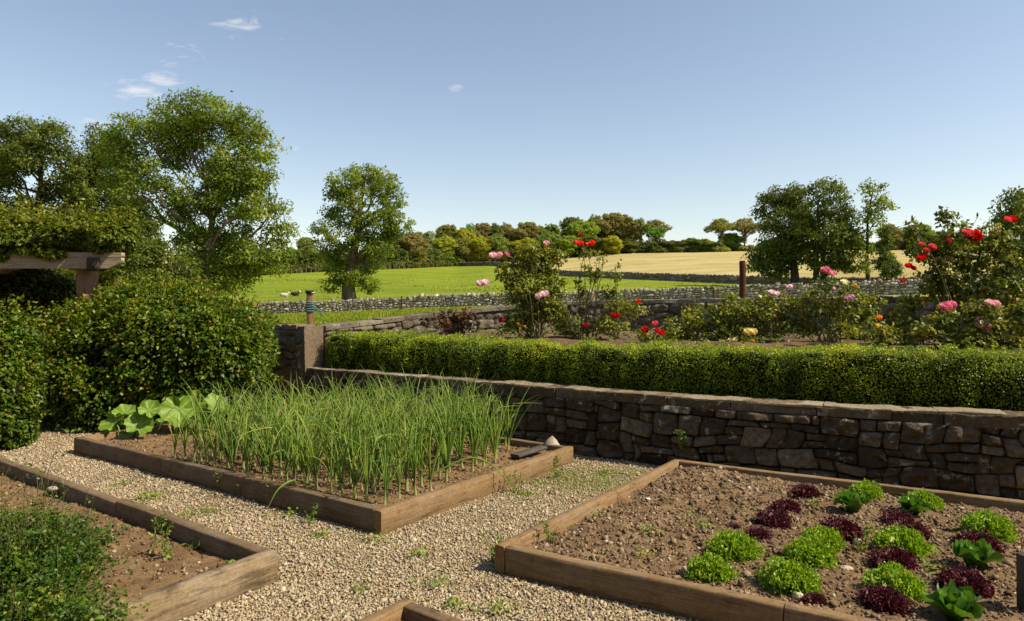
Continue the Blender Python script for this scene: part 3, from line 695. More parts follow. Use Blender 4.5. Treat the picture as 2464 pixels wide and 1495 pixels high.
big_tree('dark tree at the right edge behind the tall red rose', 'tree', 62, [(2480, 690), (2478, 620), (2470, 540), (2465, 480)],
  [(2420, 500, 36, 26), (2462, 478, 36, 26), (2400, 520, 20, 18), (2440, 540, 46, 30), (2500, 530, 50, 50), (2450, 590, 46, 36), (2510, 610, 50, 40), (2430, 640, 36, 24)],
  110, 'treedark', 'barkdark', .42, .9, .32, 44, .9, group='trees in front of the hay field')

# ---- the far wood: a few crown shapes, each tree a copy with its own size, turn and colour
def unit_tree(kind, seed):
    rng = np.random.default_rng(seed); B = []
    if kind == 'dome':
        for i in range(11):
            a = rng.uniform(0, 6.28); r = rng.uniform(.1, .27); B.append(((r*math.cos(a), r*math.sin(a), rng.uniform(.45, .82)), (.20, .20, .15)))
        B += [((0, 0, .86), (.16, .16, .12)), ((0, 0, .35), (.26, .26, .16)), ((.12, -.1, .24), (.2, .2, .12))]; cs, leaf, per, fl, tz = .05, .034, 24, 1.15, .5
    elif kind == 'tall':
        for i in range(10):
            z = .25+.65*i/9; a = rng.uniform(0, 6.28); r = .10*(1.1-z)*2; B.append(((r*math.cos(a), r*math.sin(a), z), (.15, .15, .13)))
        B.append(((0, 0, .9), (.1, .1, .09))); cs, leaf, per, fl, tz = .045, .032, 22, 1.0, .6
    elif kind == 'umbrella':
        for i in range(9):
            a = i*.7+rng.uniform(0, .5); r = rng.uniform(.12, .34); B.append(((r*math.cos(a), r*math.sin(a), .82-.5*r*r*2+rng.uniform(-.1, .03)), (.15, .15, .10)))
        B += [((0, 0, .9), (.2, .2, .08)), ((.02, 0, .5), (.07, .07, .12)), ((0, .02, .3), (.06, .06, .12)), ((0, 0, .08), (.22, .22, .09))]; cs, leaf, per, fl, tz = .045, .028, 20, .75, .78
    elif kind == 'ivy':
        for i in range(8):
            a = rng.uniform(0, 6.28); r = rng.uniform(.05, .26); B.append(((r*math.cos(a), r*math.sin(a), rng.uniform(.62, .9)), (.15, .15, .1)))
        B += [((0, 0, z), (.085, .085, .1)) for z in (.2, .34, .48)]+[((0, 0, .1), (.2, .2, .1))]; cs, leaf, per, fl, tz = .045, .03, 20, .8, .6
    else:
        for i in range(9):
            a = rng.uniform(0, 6.28); r = rng.uniform(.1, .36); B.append(((r*math.cos(a), r*math.sin(a), rng.uniform(.3, .75)), (.24, .24, .22)))
        B.append(((0, 0, .25), (.4, .4, .24))); cs, leaf, per, fl, tz = .075, .055, 22, 1.1, .4
    tb = MB(); tp = np.array([(0, 0, -.03), (.005, 0, .12), (0, .01, tz*.6), (.01, 0, tz)]); tube(tb, tp, [.028, .02, .016, .01], 7, .5)
    for c, r in B:
        if c[2] > .3: limb(tb, tp[2]*rng.uniform(.7, 1), c, .011, .004, rng, 5, .06, 0, 4)
    cb = MB(); crown(cb, B, rng, cs, leaf, per, fl)
    return tb.mesh('far_trunk', M['barkdark']), cb.mesh('far_crown', M['wood'])
UT = {k: [unit_tree(k, s) for s in ss] for k, ss in {'dome': (1, 2, 3), 'tall': (4, 5), 'umbrella': (6, 7), 'ivy': (8,), 'bush': (9, 10)}.items()}
GRN = (.07, .11, .018); BRT = (.11, .145, .014); YEL = (.145, .15, .012); OLV = (.092, .105, .018); BRN = (.096, .094, .025); DRK = (.06, .068, .016); PAL = (.12, .15, .06)
def far_tree(label, u, vtop, depth, wpx, colr, kind, seed, group, vbase=None, name='woodland_tree'):
    r = random.Random(seed); z = terr(u, depth); x = (u-CU)/F*depth
    ztop = CH-(vtop-HV)/F*depth; h = ztop-z; w = wpx*1.22*depth/F/.84
    if kind == 'tall': w = wpx*depth/F/.5
    t = thing(name, label, 'tree', (x, depth, z), group)
    tm, cm = UT[kind][seed % len(UT[kind])]
    for nm, me in (('trunk', tm), ('crown', cm)):
        o = link(nm, me, t); o.scale = (w, w, h)
        o.rotation_euler = (0, 0, r.uniform(0, 6.28))
        if nm == 'crown':
            o.color = (*[c*r.uniform(.92, 1.1) for c in colr], 1)
    return t
gw = 'trees of the far wood'
WOOD = [
 # back row, left to right
 ('brown-leaved wide tree just right of the lone ash', 988, 556, 215, 82, BRN, 'dome'),
 ('bright green tree behind the lone ash, its right flank', 930, 566, 212, 60, BRT, 'dome'),
 ('pale grey-green slim poplar right of the brown-leaved wide tree', 1032, 558, 250, 40, PAL, 'tall'),
 ('second pale slim poplar, left edge of the main far wood', 1008, 560, 262, 34, PAL, 'tall'),
 ('olive domed tree with light cap at the left shoulder of the far wood', 1082, 539, 262, 74, OLV, 'dome'),
 ('yellow-green bright-headed tree near the left end of the far wood', 1112, 546, 258, 56, YEL, 'dome'),
 ('green crown showing between yellow and brown trees of the far wood', 1132, 537, 275, 50, GRN, 'dome'),
 ('brown-topped tree, first brown crown on the far wood skyline', 1156, 535, 275, 52, BRN, 'dome'),
 ('dark-topped tree at the middle of the far wood skyline', 1188, 536, 275, 58, DRK, 'dome'),
 ('broad russet crown on the far wood skyline', 1218, 536, 275, 62, BRN, 'dome'),
 ('tallest russet hump in the left half of the far wood', 1262, 533, 272, 64, BRN, 'dome'),
 ('olive-brown tree in the dip of the far wood skyline', 1300, 543, 276, 54, OLV, 'dome'),
 ('green tree with thin top in the dip of the far wood skyline', 1330, 541, 276, 54, GRN, 'tall'),
 ('dark olive tree starting the tall right half of the far wood', 1382, 521, 278, 60, DRK, 'dome'),
 ('fresh green rounded tree in front of the dark olive tree', 1400, 527, 262, 62, BRT, 'dome'),
 ('big olive tree left of centre in the tall right half', 1432, 516, 272, 62, OLV, 'dome'),
 ('highest tree of the far wood with a brown-green dome', 1466, 511, 268, 70, BRN, 'dome'),
 ('tall brown domed tree at the right shoulder of the far wood', 1506, 515, 270, 64, BRN, 'dome'),
 ('airy ivy-clad green tree with sky showing under its crown', 1542, 525, 268, 46, GRN, 'ivy'),
 ('ivy-covered green tree near the right end of the far wood', 1576, 545, 266, 56, GRN, 'ivy'),
 ('umbrella-topped tree with reddish crown ending the far wood', 1578, 527, 276, 70, BRN, 'umbrella'),
 # front row
 ('low yellow-green tree at the front of the far wood, left end', 1075, 566, 245, 60, YEL, 'dome'),
 ('olive front-row tree under the yellow bright-headed tree', 1118, 572, 246, 56, OLV, 'dome'),
 ('yellow-green front-row tree left of the pink rose heads', 1158, 567, 246, 52, YEL, 'dome'),
 ('olive round tree at the front, behind the pink rose heads', 1196, 561, 247, 58, OLV, 'dome'),
 ('small dark filler tree right of the pink rose heads', 1232, 580, 250, 46, DRK, 'dome'),
 ('golden-green round tree at the front of the far wood', 1266, 571, 248, 54, YEL, 'dome'),
 ('green front-row tree behind the top of the pink rose bush', 1318, 557, 252, 62, GRN, 'dome'),
 ('green-yellow front tree left of the orange-red roses', 1364, 566, 252, 50, BRT, 'dome'),
 ('deep green undertree behind the orange-red roses', 1420, 566, 255, 60, DRK, 'dome'),
 ('small bright yellow-green tree at the front of the tall right half', 1474, 566, 250, 48, YEL, 'dome'),
 ('dark low tree beneath the highest far wood dome', 1508, 580, 258, 44, DRK, 'dome'),
]
for i, (lb, u, vt, d, w, c, k) in enumerate(WOOD):
    far_tree(lb, u, vt, d, w, c, k, 200+i, gw)
gs = 'young trees behind the pasture fence'
SAP = [('small round olive tree left of the lone ash', 742, 570, 190, 50, OLV, 'dome'), ('short green tree between the big ash and the lone ash', 700, 594, 185, 40, GRN, 'dome'),
 ('short yellow-green sapling behind the fence beside the big ash', 668, 600, 182, 36, BRT, 'dome'), ('dark sapling at the right foot of the big ash', 636, 596, 180, 40, GRN, 'dome'),
 ('olive sapling half hidden by the right side of the big ash', 608, 590, 180, 44, OLV, 'dome'), ('green sapling just left of the lone ash trunk', 776, 600, 195, 40, GRN, 'dome'),
 ('light green sapling just right of the lone ash trunk', 910, 612, 208, 38, BRT, 'dome'), ('dark green sapling right of the lone ash behind the fence', 945, 616, 212, 40, GRN, 'dome'),
 ('yellowish sapling by the end of the pasture fence', 1045, 606, 235, 36, BRT, 'tall'), ('small green sapling at the very end of the pasture fence', 1072, 612, 240, 34, GRN, 'dome'),
 ('dark sapling under the brown-leaved wide tree', 1010, 610, 225, 40, DRK, 'dome'), ('bright sapling under the brown-leaved wide tree, left side', 975, 612, 220, 34, BRT, 'dome')]
for i, (lb, u, vt, d, w, c, k) in enumerate(SAP): far_tree(lb, u, vt, d, w, c, k, 300+i, gs, name='young_tree')
gh = 'trees and bushes behind the hay field'
HED = [('flat-topped tree on a bare trunk, left of the umbrella pair', 1735, 524, 252, 62, OLV, 'umbrella'), ('flat-topped brown tree, right of the umbrella pair', 1792, 524, 256, 66, BRN, 'umbrella'),
 ('grey-green bush under the umbrella pair', 1762, 560, 258, 54, GRN, 'dome'), ('low dark round bush at the left of the hay field hedge', 1620, 578, 262, 50, DRK, 'dome'),
 ('green rounded bush in the middle of the hay field hedge', 1664, 572, 262, 48, GRN, 'dome'), ('olive rounded bush right of the green one in the hay field hedge', 1696, 574, 264, 44, OLV, 'dome'),
 ('small olive bush beside the flat-topped trunk', 1716, 582, 262, 36, BRT, 'dome'), ('reddish domed tree behind the conical bush tree', 2140, 538, 236, 56, BRN, 'dome'),
 ('green domed tree behind the left of the tall red rose', 2205, 540, 236, 80, GRN, 'dome'), ('dark tree behind the tall red rose', 2262, 556, 238, 70, DRK, 'dome'),
 ('dark domed tree between the red rose and the right edge', 2330, 560, 238, 80, DRK, 'dome'), ('bushy green tree behind the red rose, far right', 2400, 566, 238, 80, GRN, 'dome'),
 ('bushy tree behind the dense dark pair, left part', 1880, 570, 256, 70, OLV, 'dome'), ('bushy tree behind the dense dark pair, right part', 2010, 574, 252, 70, GRN, 'dome')]
for i, (lb, u, vt, d, w, c, k) in enumerate(HED): far_tree(lb, u, vt, d, w, c, k, 400+i, gh)

# undergrowth under the wood and along the fence / hay field edge
def scrub(name, mat, pts, h, w, n, leaf, seed):
    rng = np.random.default_rng(seed); mb = MB(); B = []
    for (u0, u1, dd, hh) in pts:
        for u in np.arange(u0, u1, 7):
            d = dd(u)+rng.uniform(0, w); z = terr(u, d)
            B.append((((u-CU)/F*d, d, z+hh*.4), (1.5, 1.5, hh*rng.uniform(.6, 1.1)*.6)))
    crown(mb, B, rng, .7, leaf, n, 1.0)
    o = mb.obj(name, M[mat]); tag(o, kind='stuff'); return o
g2 = lambda u: float(np.interp(u, cu, Y2)); g3 = lambda u: float(np.interp(u, cu, Y3))
scrub('undergrowth', 'treedark', [(420, 1110, lambda u: g2(u)+3, 2.4), (1000, 1600, lambda u: 258., 5.5), (420, 1110, lambda u: g2(u)+8, 6.0)], 2, 6, 16, .55, 501)
scrub('hedgerow', 'treemid', [(1590, 1830, lambda u: 256., 2.4), (1830, 2520, lambda u: 242., 3.0)], 2, 6, 16, .55, 502)

# ---- pasture fence
fp = np.linspace(560, 1090, 46)
t = thing('field_fence', 'thin wire fence on pale posts along the far edge of the pasture', 'fence', (0, 0, 0))
pm = None; rows = [[], [], []]
rf = random.Random(3)
for u in fp:
    d = g2(u)-.6; x = (u-CU)/F*d; z = terr(u, d)
    if pm is None:
        b = MB(); tube(b, [(0, 0, -.2), (0, 0, .7), (0, 0, 1.35)], [.065, .06, .055], 6); pm = b.mesh('post', M['woodgrey'])
    o = link('post', pm, t, (x, d, z)); o.rotation_euler = (rf.uniform(-.05, .05), rf.uniform(-.05, .05), rf.uniform(0, 6)); o.scale = (1, 1, rf.uniform(.9, 1.1))
    for i, h in enumerate((.35, .75, 1.15)): rows[i].append((x, d+.1, z+h))
b = MB()
for r in rows: tube(b, r, .02, 4)
b.obj('wire', M['rustpost'], t)

# ---- cottage glimpsed through the trees
d = 120; c = P(392, 640, d); z0 = terr(392, d)
t = thing('cottage', 'pale cottage with gabled roof glimpsed through the big ash', 'house', (c[0], d, z0))
M['limewash'] = plainmat('limewash', (.72, .66, .58), .9, .1, .1, 2); M['slate'] = plainmat('pale_roof', (.46, .36, .30), .8, .2, .3, 3); M['dkglass'] = plainmat('window_glass', (.03, .035, .04), .15, .5, .1)
def boxm(mb, lo, hi):
    lo, hi = np.array(lo, float), np.array(hi, float)
    V = np.array([[(lo, hi)[i][0], (lo, hi)[j][1], (lo, hi)[k][2]] for k in (0, 1) for i, j in ((0, 0), (1, 0), (1, 1), (0, 1))])
    mb.add(V, [[0, 3, 2, 1], [4, 5, 6, 7], [0, 1, 5, 4], [1, 2, 6, 5], [2, 3, 7, 6], [3, 0, 4, 7]])
hh = CH-(622-HV)/F*d-z0; ev = max(2.2, hh-1.6)
b = MB(); boxm(b, (-2.6, -2, -1), (2.6, 2, ev)); b.add([(-2.6, -2, ev), (-2.6, 2, ev), (-2.6, 0, hh-.1), (2.6, -2, ev), (2.6, 2, ev), (2.6, 0, hh-.1)], [[0, 1, 2], [3, 5, 4]]); b.obj('wall', M['limewash'], t)
b = MB()
for s in (-1, 1): b.add([(-2.9, s*2.3, ev-.25), (2.9, s*2.3, ev-.25), (2.9, 0, hh), (-2.9, 0, hh), (-2.9, s*2.3, ev-.1), (2.9, s*2.3, ev-.1), (2.9, 0, hh+.15), (-2.9, 0, hh+.15)], [[0, 1, 2, 3], [4, 7, 6, 5], [0, 4, 5, 1], [0, 3, 7, 4], [1, 5, 6, 2]])
rfo = b.obj('roof', M['slate'], t)
b = MB(); boxm(b, (1.6, -.35, hh-.4), (2.3, .35, hh+.8)); b.obj('chimney', M['limewash'], rfo)
b = MB(); boxm(b, (-1.6, -2.03, ev-1.6), (-.6, -2.003, ev-.5)); b.obj('window', M['dkglass'], t)
b = MB(); boxm(b, (.3, -2.03, ev-2.2), (1.2, -2.003, ev-.3)); b.obj('door', M['rustpost'], t)

# ---- sheep in the pasture
M['fleece'] = plainmat('fleece', (.52, .47, .37), .95, .05, .3, 14); M['darkfleece'] = plainmat('dark_fleece', (.035, .028, .024), .95, .05, .3, 14)
M['paleface'] = plainmat('pale_face', (.70, .66, .58), .8, .1, .1)
def sheep(label, u, v, depth, body, face, lying, turn):
    depth *= .93
    z = terr(u, depth); x = (u-CU)/F*depth
    t = thing('sheep', label, 'sheep', (x, depth, z), 'sheep lying in the pasture')
    b = MB(); rng = np.random.default_rng(int(u))
    h = .34 if lying else .62
    pth = np.array([(-.62, 0, h-.02), (-.55, 0, h+.03), (-.35, 0, h+.06), (0, 0, h+.04), (.3, 0, h+.06), (.46, 0, h+.16), (.58, 0, h+.34), (.66, 0, h+.46)])
    tube(b, pth, [.1, .24, .32, .33, .3, .22, .15, .12], 14, .5, jit=.08, rng=rng)
    for sx in (-.38, .3):
        for sy in (-.16, .16):
            if lying: tube(b, [(sx, sy, h-.1), (sx+.14, sy*1.5, .14), (sx+.3, sy*1.6, .06)], [.1, .06, .04], 7)
            else: tube(b, [(sx, sy, h-.1), (sx-.02, sy, .3), (sx, sy, .0)], [.1, .05, .045], 7)
    tube(b, [(-.62, 0, h), (-.7, 0, h-.15), (-.7, 0, h-.26)], [.05, .05, .03], 6)
    bo = b.obj('body', body, t, smooth=True)
    b = MB(); tube(b, [(.62, 0, h+.5), (.72, 0, h+.48), (.84, 0, h+.39), (.92, 0, h+.33)], [.09, .11, .08, .05], 9)
    for s in (-1, 1): tube(b, [(.66, s*.08, h+.52), (.62, s*.18, h+.52), (.6, s*.24, h+.48)], [.03, .04, .01], 5)
    b.obj('head', face, t, smooth=True)
    t.rotation_euler = (0, 0, turn); t.scale = (.78,)*3; return t
sheep('white sheep lying in the pasture, left of the dark one', 684, 713, 95, M['fleece'], M['fleece'], True, .25)
sheep('dark sheep with pale face lying in the pasture', 710, 710, 97, M['darkfleece'], M['paleface'], True, .35)
# ---- small bird in flight above the big ash
p = P(558, 221, 70); t = thing('bird', 'tiny dark bird gliding above the tallest ash', 'bird', p)
b = MB(); tube(b, [(-.16, 0, 0), (-.05, 0, .01), (.08, 0, .02), (.16, 0, .01)], [.01, .045, .04, .012], 8)
for s in (-1, 1): b.add([(.06, s*.02, .02), (-.06, s*.02, .02), (.02, s*.2, .07), (-.07, s*.2, .07), (-.06, s*.4, .04)], [[0, 2, 3, 1], [2, 4, 4, 3]][:1]); b.add([(.02, s*.2, .07), (-.07, s*.2, .07), (-.06, s*.4, .04)], [[0, 1, 2]])
b.obj('body', M['darkfleece'], t)
# ================================================================ HEDGES
rng = np.random.default_rng(31)
t = thing('box_hedge', 'long clipped box hedge on the terrace above the low stone wall', 'hedge', (*TW.at(.4), .75)); L0 = np.array(t.location)
def box_surf(s, phi, inset=0.0, seed=3):
    g = np.clip(s/2.5, 0, 1); off0, hw, zc, hh = -.50-.26*g, .23+.10*g, 1.03, .345
    c, sn = np.cos(phi), np.sin(phi)
    o = np.sign(c)*np.abs(c)**.55*hw; z = np.sign(sn)*np.abs(sn)**.55*hh
    e = np.clip((s-.0)/.4, 0, 1); k = np.sqrt(1-(1-e)**2)
    q = np.stack([s*2.6, phi*1.1, np.zeros_like(s)+seed], -1)
    bmp = (fbm(q, 7, 3)-.5)*.13+(fbm(q*3.1, 9, 2)-.5)*.17-inset
    f = 1+bmp/hw
    xy = TW.at(s, off0+o*k*f); zz = zc+np.where(sn > 0, z*(.55+.45*k)*(1+bmp/hh), z)+.02*np.sin(s*.9)
    return np.concatenate([xy, zz[..., None]], -1)
def frame_of(fn, s, phi, d=1e-2):
    p = fn(s, phi); a = fn(s+d, phi)-p; b = fn(s, phi+d)-p; n = nrm(np.cross(a, b)); return p, n
S, PH = np.meshgrid(np.linspace(.01, TW.L-.05, 260), np.linspace(-1.2, np.pi+1.2, 30), indexing='ij')
b = MB(); b.add(box_surf(S, PH, .085).reshape(-1, 3)-L0, grid_faces(260, 30)); b.obj('twig_core', M['twig'], t)
n = 175000; s = .01+(TW.L-.1)*rng.random(n)
tp_ = np.linspace(-1.25, np.pi*.93, 600); cv = np.c_[np.sign(np.cos(tp_))*abs(np.cos(tp_))**.55*.33, np.sign(np.sin(tp_))*abs(np.sin(tp_))**.55*.345]
al = np.r_[0, np.cumsum(np.linalg.norm(np.diff(cv, axis=0), axis=1))]; ph = np.interp(rng.random(n)*al[-1], al, tp_)
p, nn_ = frame_of(box_surf, s, ph); cen = box_surf(s, ph, .2); out = nrm(p-cen)
p = p-out*(rng.random(n)**1.6*.13)[:, None]+rng.normal(0, .008, (n, 3))
N_ = nrm(out*1.0+rng.normal(0, .5, (n, 3))+np.array([0, 0, .12])); D_ = nrm(out*.8+rng.normal(0, .6, (n, 3)))
tn = np.clip(.42+.9*(fbm(p*5, 3, 3)-.5)+rng.normal(0, .13, n)+.22*(ph > .9)*(ph < 2.3), 0, 1)  # top leaves tinted lighter: the sunlit top is put into the colour
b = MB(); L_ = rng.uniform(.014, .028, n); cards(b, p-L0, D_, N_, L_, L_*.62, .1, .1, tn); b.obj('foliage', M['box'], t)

def blobs_at(L):
    return [(P(u, v, d), (ru*d/F, dp, rv*d/F)) for (u, v, ru, rv, d, dp) in L]
def leafy_mass(name, label, cat, L, seed, mat, leaf, dens, core='twig', lw=.62, up=.9, jit=.10, zmin=0.0, amp=.16, group=None, shoots=0, corescale=.86, pw=1.0):
    rng = np.random.default_rng(seed); B = blobs_at(L)
    base = np.array([np.mean([b[0][0] for b in B]), np.mean([b[0][1] for b in B]), zmin])
    t = thing(name, label, cat, base, group); core_mb = MB(); lf = MB()
    for i, (c, r) in enumerate(B):
        r = np.array(r); hull_blob(core_mb, c-base, r*corescale, seed+i, amp*.6, zmin=0.0, pw=pw)
        area = 4*np.pi*((r[0]*r[1])**1.6/3+(r[0]*r[2])**1.6/3+(r[1]*r[2])**1.6/3)**(1/1.6)
        n = int(area*dens); d = rdir(rng, n)
        sc = 1+amp*2*(fbm(d*2.2+i*5, seed, 3)-.5)+.55*amp*(fbm(d*8+i, seed+2, 2)-.5)
        d2 = np.sign(d)*np.abs(d)**pw; p = c+d2*r*(sc*(1-jit*rng.random(n)**1.5))[:, None]
        ok = p[:, 2] > zmin+.03
        for j, (c2, r2) in enumerate(B):
            if j != i: ok &= (np.abs((p-c2)/np.array(r2))**(2/pw)).sum(1) > .70
        ok &= ~((d[:, 1] > .75))
        p, d = p[ok], d[ok]; n = len(p); o = nrm(d/r)
        N_ = nrm(o*.7+rng.normal(0, .42, (n, 3))+np.array([0, 0, up*.65])); D_ = nrm(o+rng.normal(0, .6, (n, 3))-np.array([0, 0, .35]))
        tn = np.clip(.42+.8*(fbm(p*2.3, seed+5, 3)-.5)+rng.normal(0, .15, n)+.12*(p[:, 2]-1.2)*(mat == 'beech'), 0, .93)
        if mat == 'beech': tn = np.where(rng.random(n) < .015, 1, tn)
        L_ = leaf*rng.uniform(.6, 1.35, n); cards(lf, p-base, D_, N_, L_, L_*lw, .12, .15, tn)
        for k in range(int(shoots*area)):
            dd = rdir(rng, 1)[0]; dd[2] = abs(dd[2])
            if dd[1] > .5: continue
            a = c+dd*r*.95; e = a+nrm(dd+np.array([0, 0, .8]))*rng.uniform(.15, .42)
            if any((((e-c2)/np.array(r2))**2).sum() < 1 for c2, r2 in B): continue
            q = curve(a, e, 5, rng, .08); tube(core_mb, q-base, [.005, .005, .004, .003, .002], 4)
            m = 9; qq = np.repeat(q[1:], 3, 0)[:m]+rng.normal(0, .025, (m, 3))
            cards(lf, qq-base, rdir(rng, m), nrm(rng.normal(0, .5, (m, 3))+[0, 0, 1]), leaf*.85, leaf*.55, .12, .1, rng.uniform(.5, .9, m))
    core_mb.obj('twig_core', M[core], t); lf.obj('foliage', M[mat], t); return t
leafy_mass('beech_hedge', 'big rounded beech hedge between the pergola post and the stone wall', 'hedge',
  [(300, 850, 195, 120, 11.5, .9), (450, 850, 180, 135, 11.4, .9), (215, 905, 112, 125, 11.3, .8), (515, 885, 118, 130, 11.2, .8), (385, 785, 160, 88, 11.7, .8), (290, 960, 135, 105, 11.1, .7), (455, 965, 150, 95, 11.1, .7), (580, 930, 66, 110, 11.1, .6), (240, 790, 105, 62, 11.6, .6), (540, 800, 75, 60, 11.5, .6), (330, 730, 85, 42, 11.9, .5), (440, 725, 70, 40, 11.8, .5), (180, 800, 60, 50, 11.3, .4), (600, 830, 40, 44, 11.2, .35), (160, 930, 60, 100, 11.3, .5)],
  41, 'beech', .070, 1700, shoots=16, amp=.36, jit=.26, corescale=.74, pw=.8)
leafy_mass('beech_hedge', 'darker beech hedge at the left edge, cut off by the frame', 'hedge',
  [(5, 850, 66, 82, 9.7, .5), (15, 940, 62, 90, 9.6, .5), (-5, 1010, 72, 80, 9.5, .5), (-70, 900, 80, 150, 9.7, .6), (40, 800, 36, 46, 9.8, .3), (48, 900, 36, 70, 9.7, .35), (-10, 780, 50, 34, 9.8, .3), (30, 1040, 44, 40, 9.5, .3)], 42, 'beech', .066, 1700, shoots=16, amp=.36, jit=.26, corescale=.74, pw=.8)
leafy_mass('ivy_thicket', 'dark ivy thicket in the deep shade under the pergola', 'shrub',
  [(0, 680, 190, 60, 14.2, .5), (-150, 660, 160, 80, 14.0, .5), (60, 760, 120, 110, 14.0, .6), (-80, 760, 130, 130, 13.9, .6), (150, 780, 60, 120, 14.1, .5), (-20, 880, 200, 130, 14.1, .6), (-190, 740, 110, 200, 13.6, .8), (240, 850, 100, 150, 14.2, .5)], 43, 'treedark', .07, 900)

# ================================================================ PERGOLA
d0 = 11.5; pb = P(188, 730, d0)
pg = thing('pergola', 'grey timber pergola with square post at the left edge', 'pergola', (pb[0], d0, 0))
def prism(mb, poly, y0, y1):      # polygon in x-z, run from y0 to y1
    n = len(poly); a = [(x, y0, z) for x, z in poly]; b_ = [(x, y1, z) for x, z in poly]
    mb.add(np.array(a+b_), [[i, (i+1) % n, n+(i+1) % n, n+i] for i in range(n)])
    ca = np.mean(np.array(a), 0); cb_ = np.mean(np.array(b_), 0)
    mb.add(np.array(a+[ca]), [[(i+1) % n, i, n] for i in range(n)]); mb.add(np.array(b_+[cb_]), [[i, (i+1) % n, n] for i in range(n)])
def px(u, v, d=d0): q = P(u, v, d); return (q[0]-pb[0], q[2])
zt, zm, zb = px(0, 608)[1], px(0, 620)[1], px(0, 648)[1]; xr = px(292, 0)[0]; xl = px(-330, 0)[0]
def beam(y, rot=0):
    b = MB(); prism(b, [(xl, zm+.003), (xr, zm+.003), (xr, zt), (xl, zt)], -.055, .07)
    prism(b, [(xl, zb), (px(262, 0)[0], zb+.012), (xr-.004, px(0, 630)[1]), (xr-.004, zm), (xl, zm)], -.05, .065)
    o = b.obj('beam', M['beamwood'], pg); o.location = (0, y, 0); o.rotation_euler = (0, 0, rot); return o
beam(0, R(4)); bk = beam(2.3, R(4)); bk.location.x -= 3.2
def boxo(name, lo, hi, mat, parent, rot=0, loc=(0, 0, 0)):
    b = MB(); boxm(b, lo, hi); o = b.obj(name, M[mat], parent); o.location = loc; o.rotation_euler = (0, 0, rot); return o
w_ = .115
for (x, y) in ((0, .10), (xl+.4, .10), (-2.2, 2.4), (xl+.4, 2.4)):
    me = plank_mesh(zb+.1, w_*2, -w_, w_, int(x*7+y*3+60), M['post'], .004)
    o = link('post', me, pg, (x, y, -.1)); o.rotation_euler = (0, -math.pi/2, 0); o.rotation_euler = (R(90)*0, -math.pi/2, R(-10))
for k in range(7):
    x = xl+.3+k*(xr-xl-.6)/6
    boxo('rafter', (x-.045, .14-x*0, zt+.004+.0), (x+.045, 2.4 if k < 4 else .5, zt+.12), 'woodgrey', pg)
x0, z0_ = px(216, 645); x1, z1_ = px(243, 621)
boxo('cross_brace', (x0, -.085, z0_-.05), (x1, .12, z1_), 'barkdark', pg)
leafy_mass('climbing_vine', 'leafy climbing vine sprawling over the top of the pergola', 'climber',
  [(50, 575, 130, 34, 11.75, .5), (185, 572, 95, 34, 11.75, .5), (262, 578, 58, 36, 11.7, .4), (10, 552, 90, 38, 12.1, .6), (140, 548, 80, 26, 12.1, .6), (225, 540, 60, 26, 12.2, .5), (300, 562, 30, 32, 11.8, .4), (-120, 560, 130, 50, 11.9, .9), (100, 560, 200, 40, 13.2, .9), (-60, 560, 200, 45, 13.3, .9), (8, 612, 26, 22, 11.42, .1), (125, 612, 34, 12, 11.42, .1), (60, 606, 34, 10, 11.42, .1)],
  44, 'vine', .085, 1100, amp=.3, shoots=7, corescale=.7)

# ================================================================ ROSES
def bloom_mesh(seed):
    rng = np.random.default_rng(seed); mb = MB()
    for (n, r0, r1, h0, h1, wd) in ((5, .05, .30, .15, .62, .34), (7, .12, .54, .05, .66, .42), (8, .2, .80, -.05, .56, .5), (9, .26, .98, -.16, .36, .55)):
        for i in range(n):
            a = 2*np.pi*(i+rng.uniform(-.3, .3))/n; T, W = np.meshgrid(np.linspace(0, 1, 4), np.linspace(-1, 1, 5), indexing='ij')
            r = r0+(r1-r0)*T**.8*rng.uniform(.85, 1.1); z = h0+(h1-h0)*T**1.2+.10*W**2*T+rng.normal(0, .03)
            z = z-.16*(T > .9)*(1-W**2)*rng.uniform(0, 1); wv = wd*np.sin(np.pi*np.clip(T*.8+.14, 0, 1))*W
            x = r*np.cos(a)-wv*np.sin(a); y = r*np.sin(a)+wv*np.cos(a)
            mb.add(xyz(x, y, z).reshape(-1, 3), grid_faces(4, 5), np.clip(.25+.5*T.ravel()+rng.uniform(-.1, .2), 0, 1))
    return mb.mesh('bloom', M['petal'], True)
BLOOM = [bloom_mesh(s) for s in (1, 2, 3)]
PINK, LPINK, RED, ORED, CRIM, YELW, LAV, WHT, ORG, DPINK = (.88, .54, .61), (.92, .72, .75), (.70, .012, .010), (.85, .06, .012), (.62, .02, .10), (.88, .66, .08), (.62, .36, .62), (.88, .84, .55), (.92, .40, .02), (.80, .30, .41)
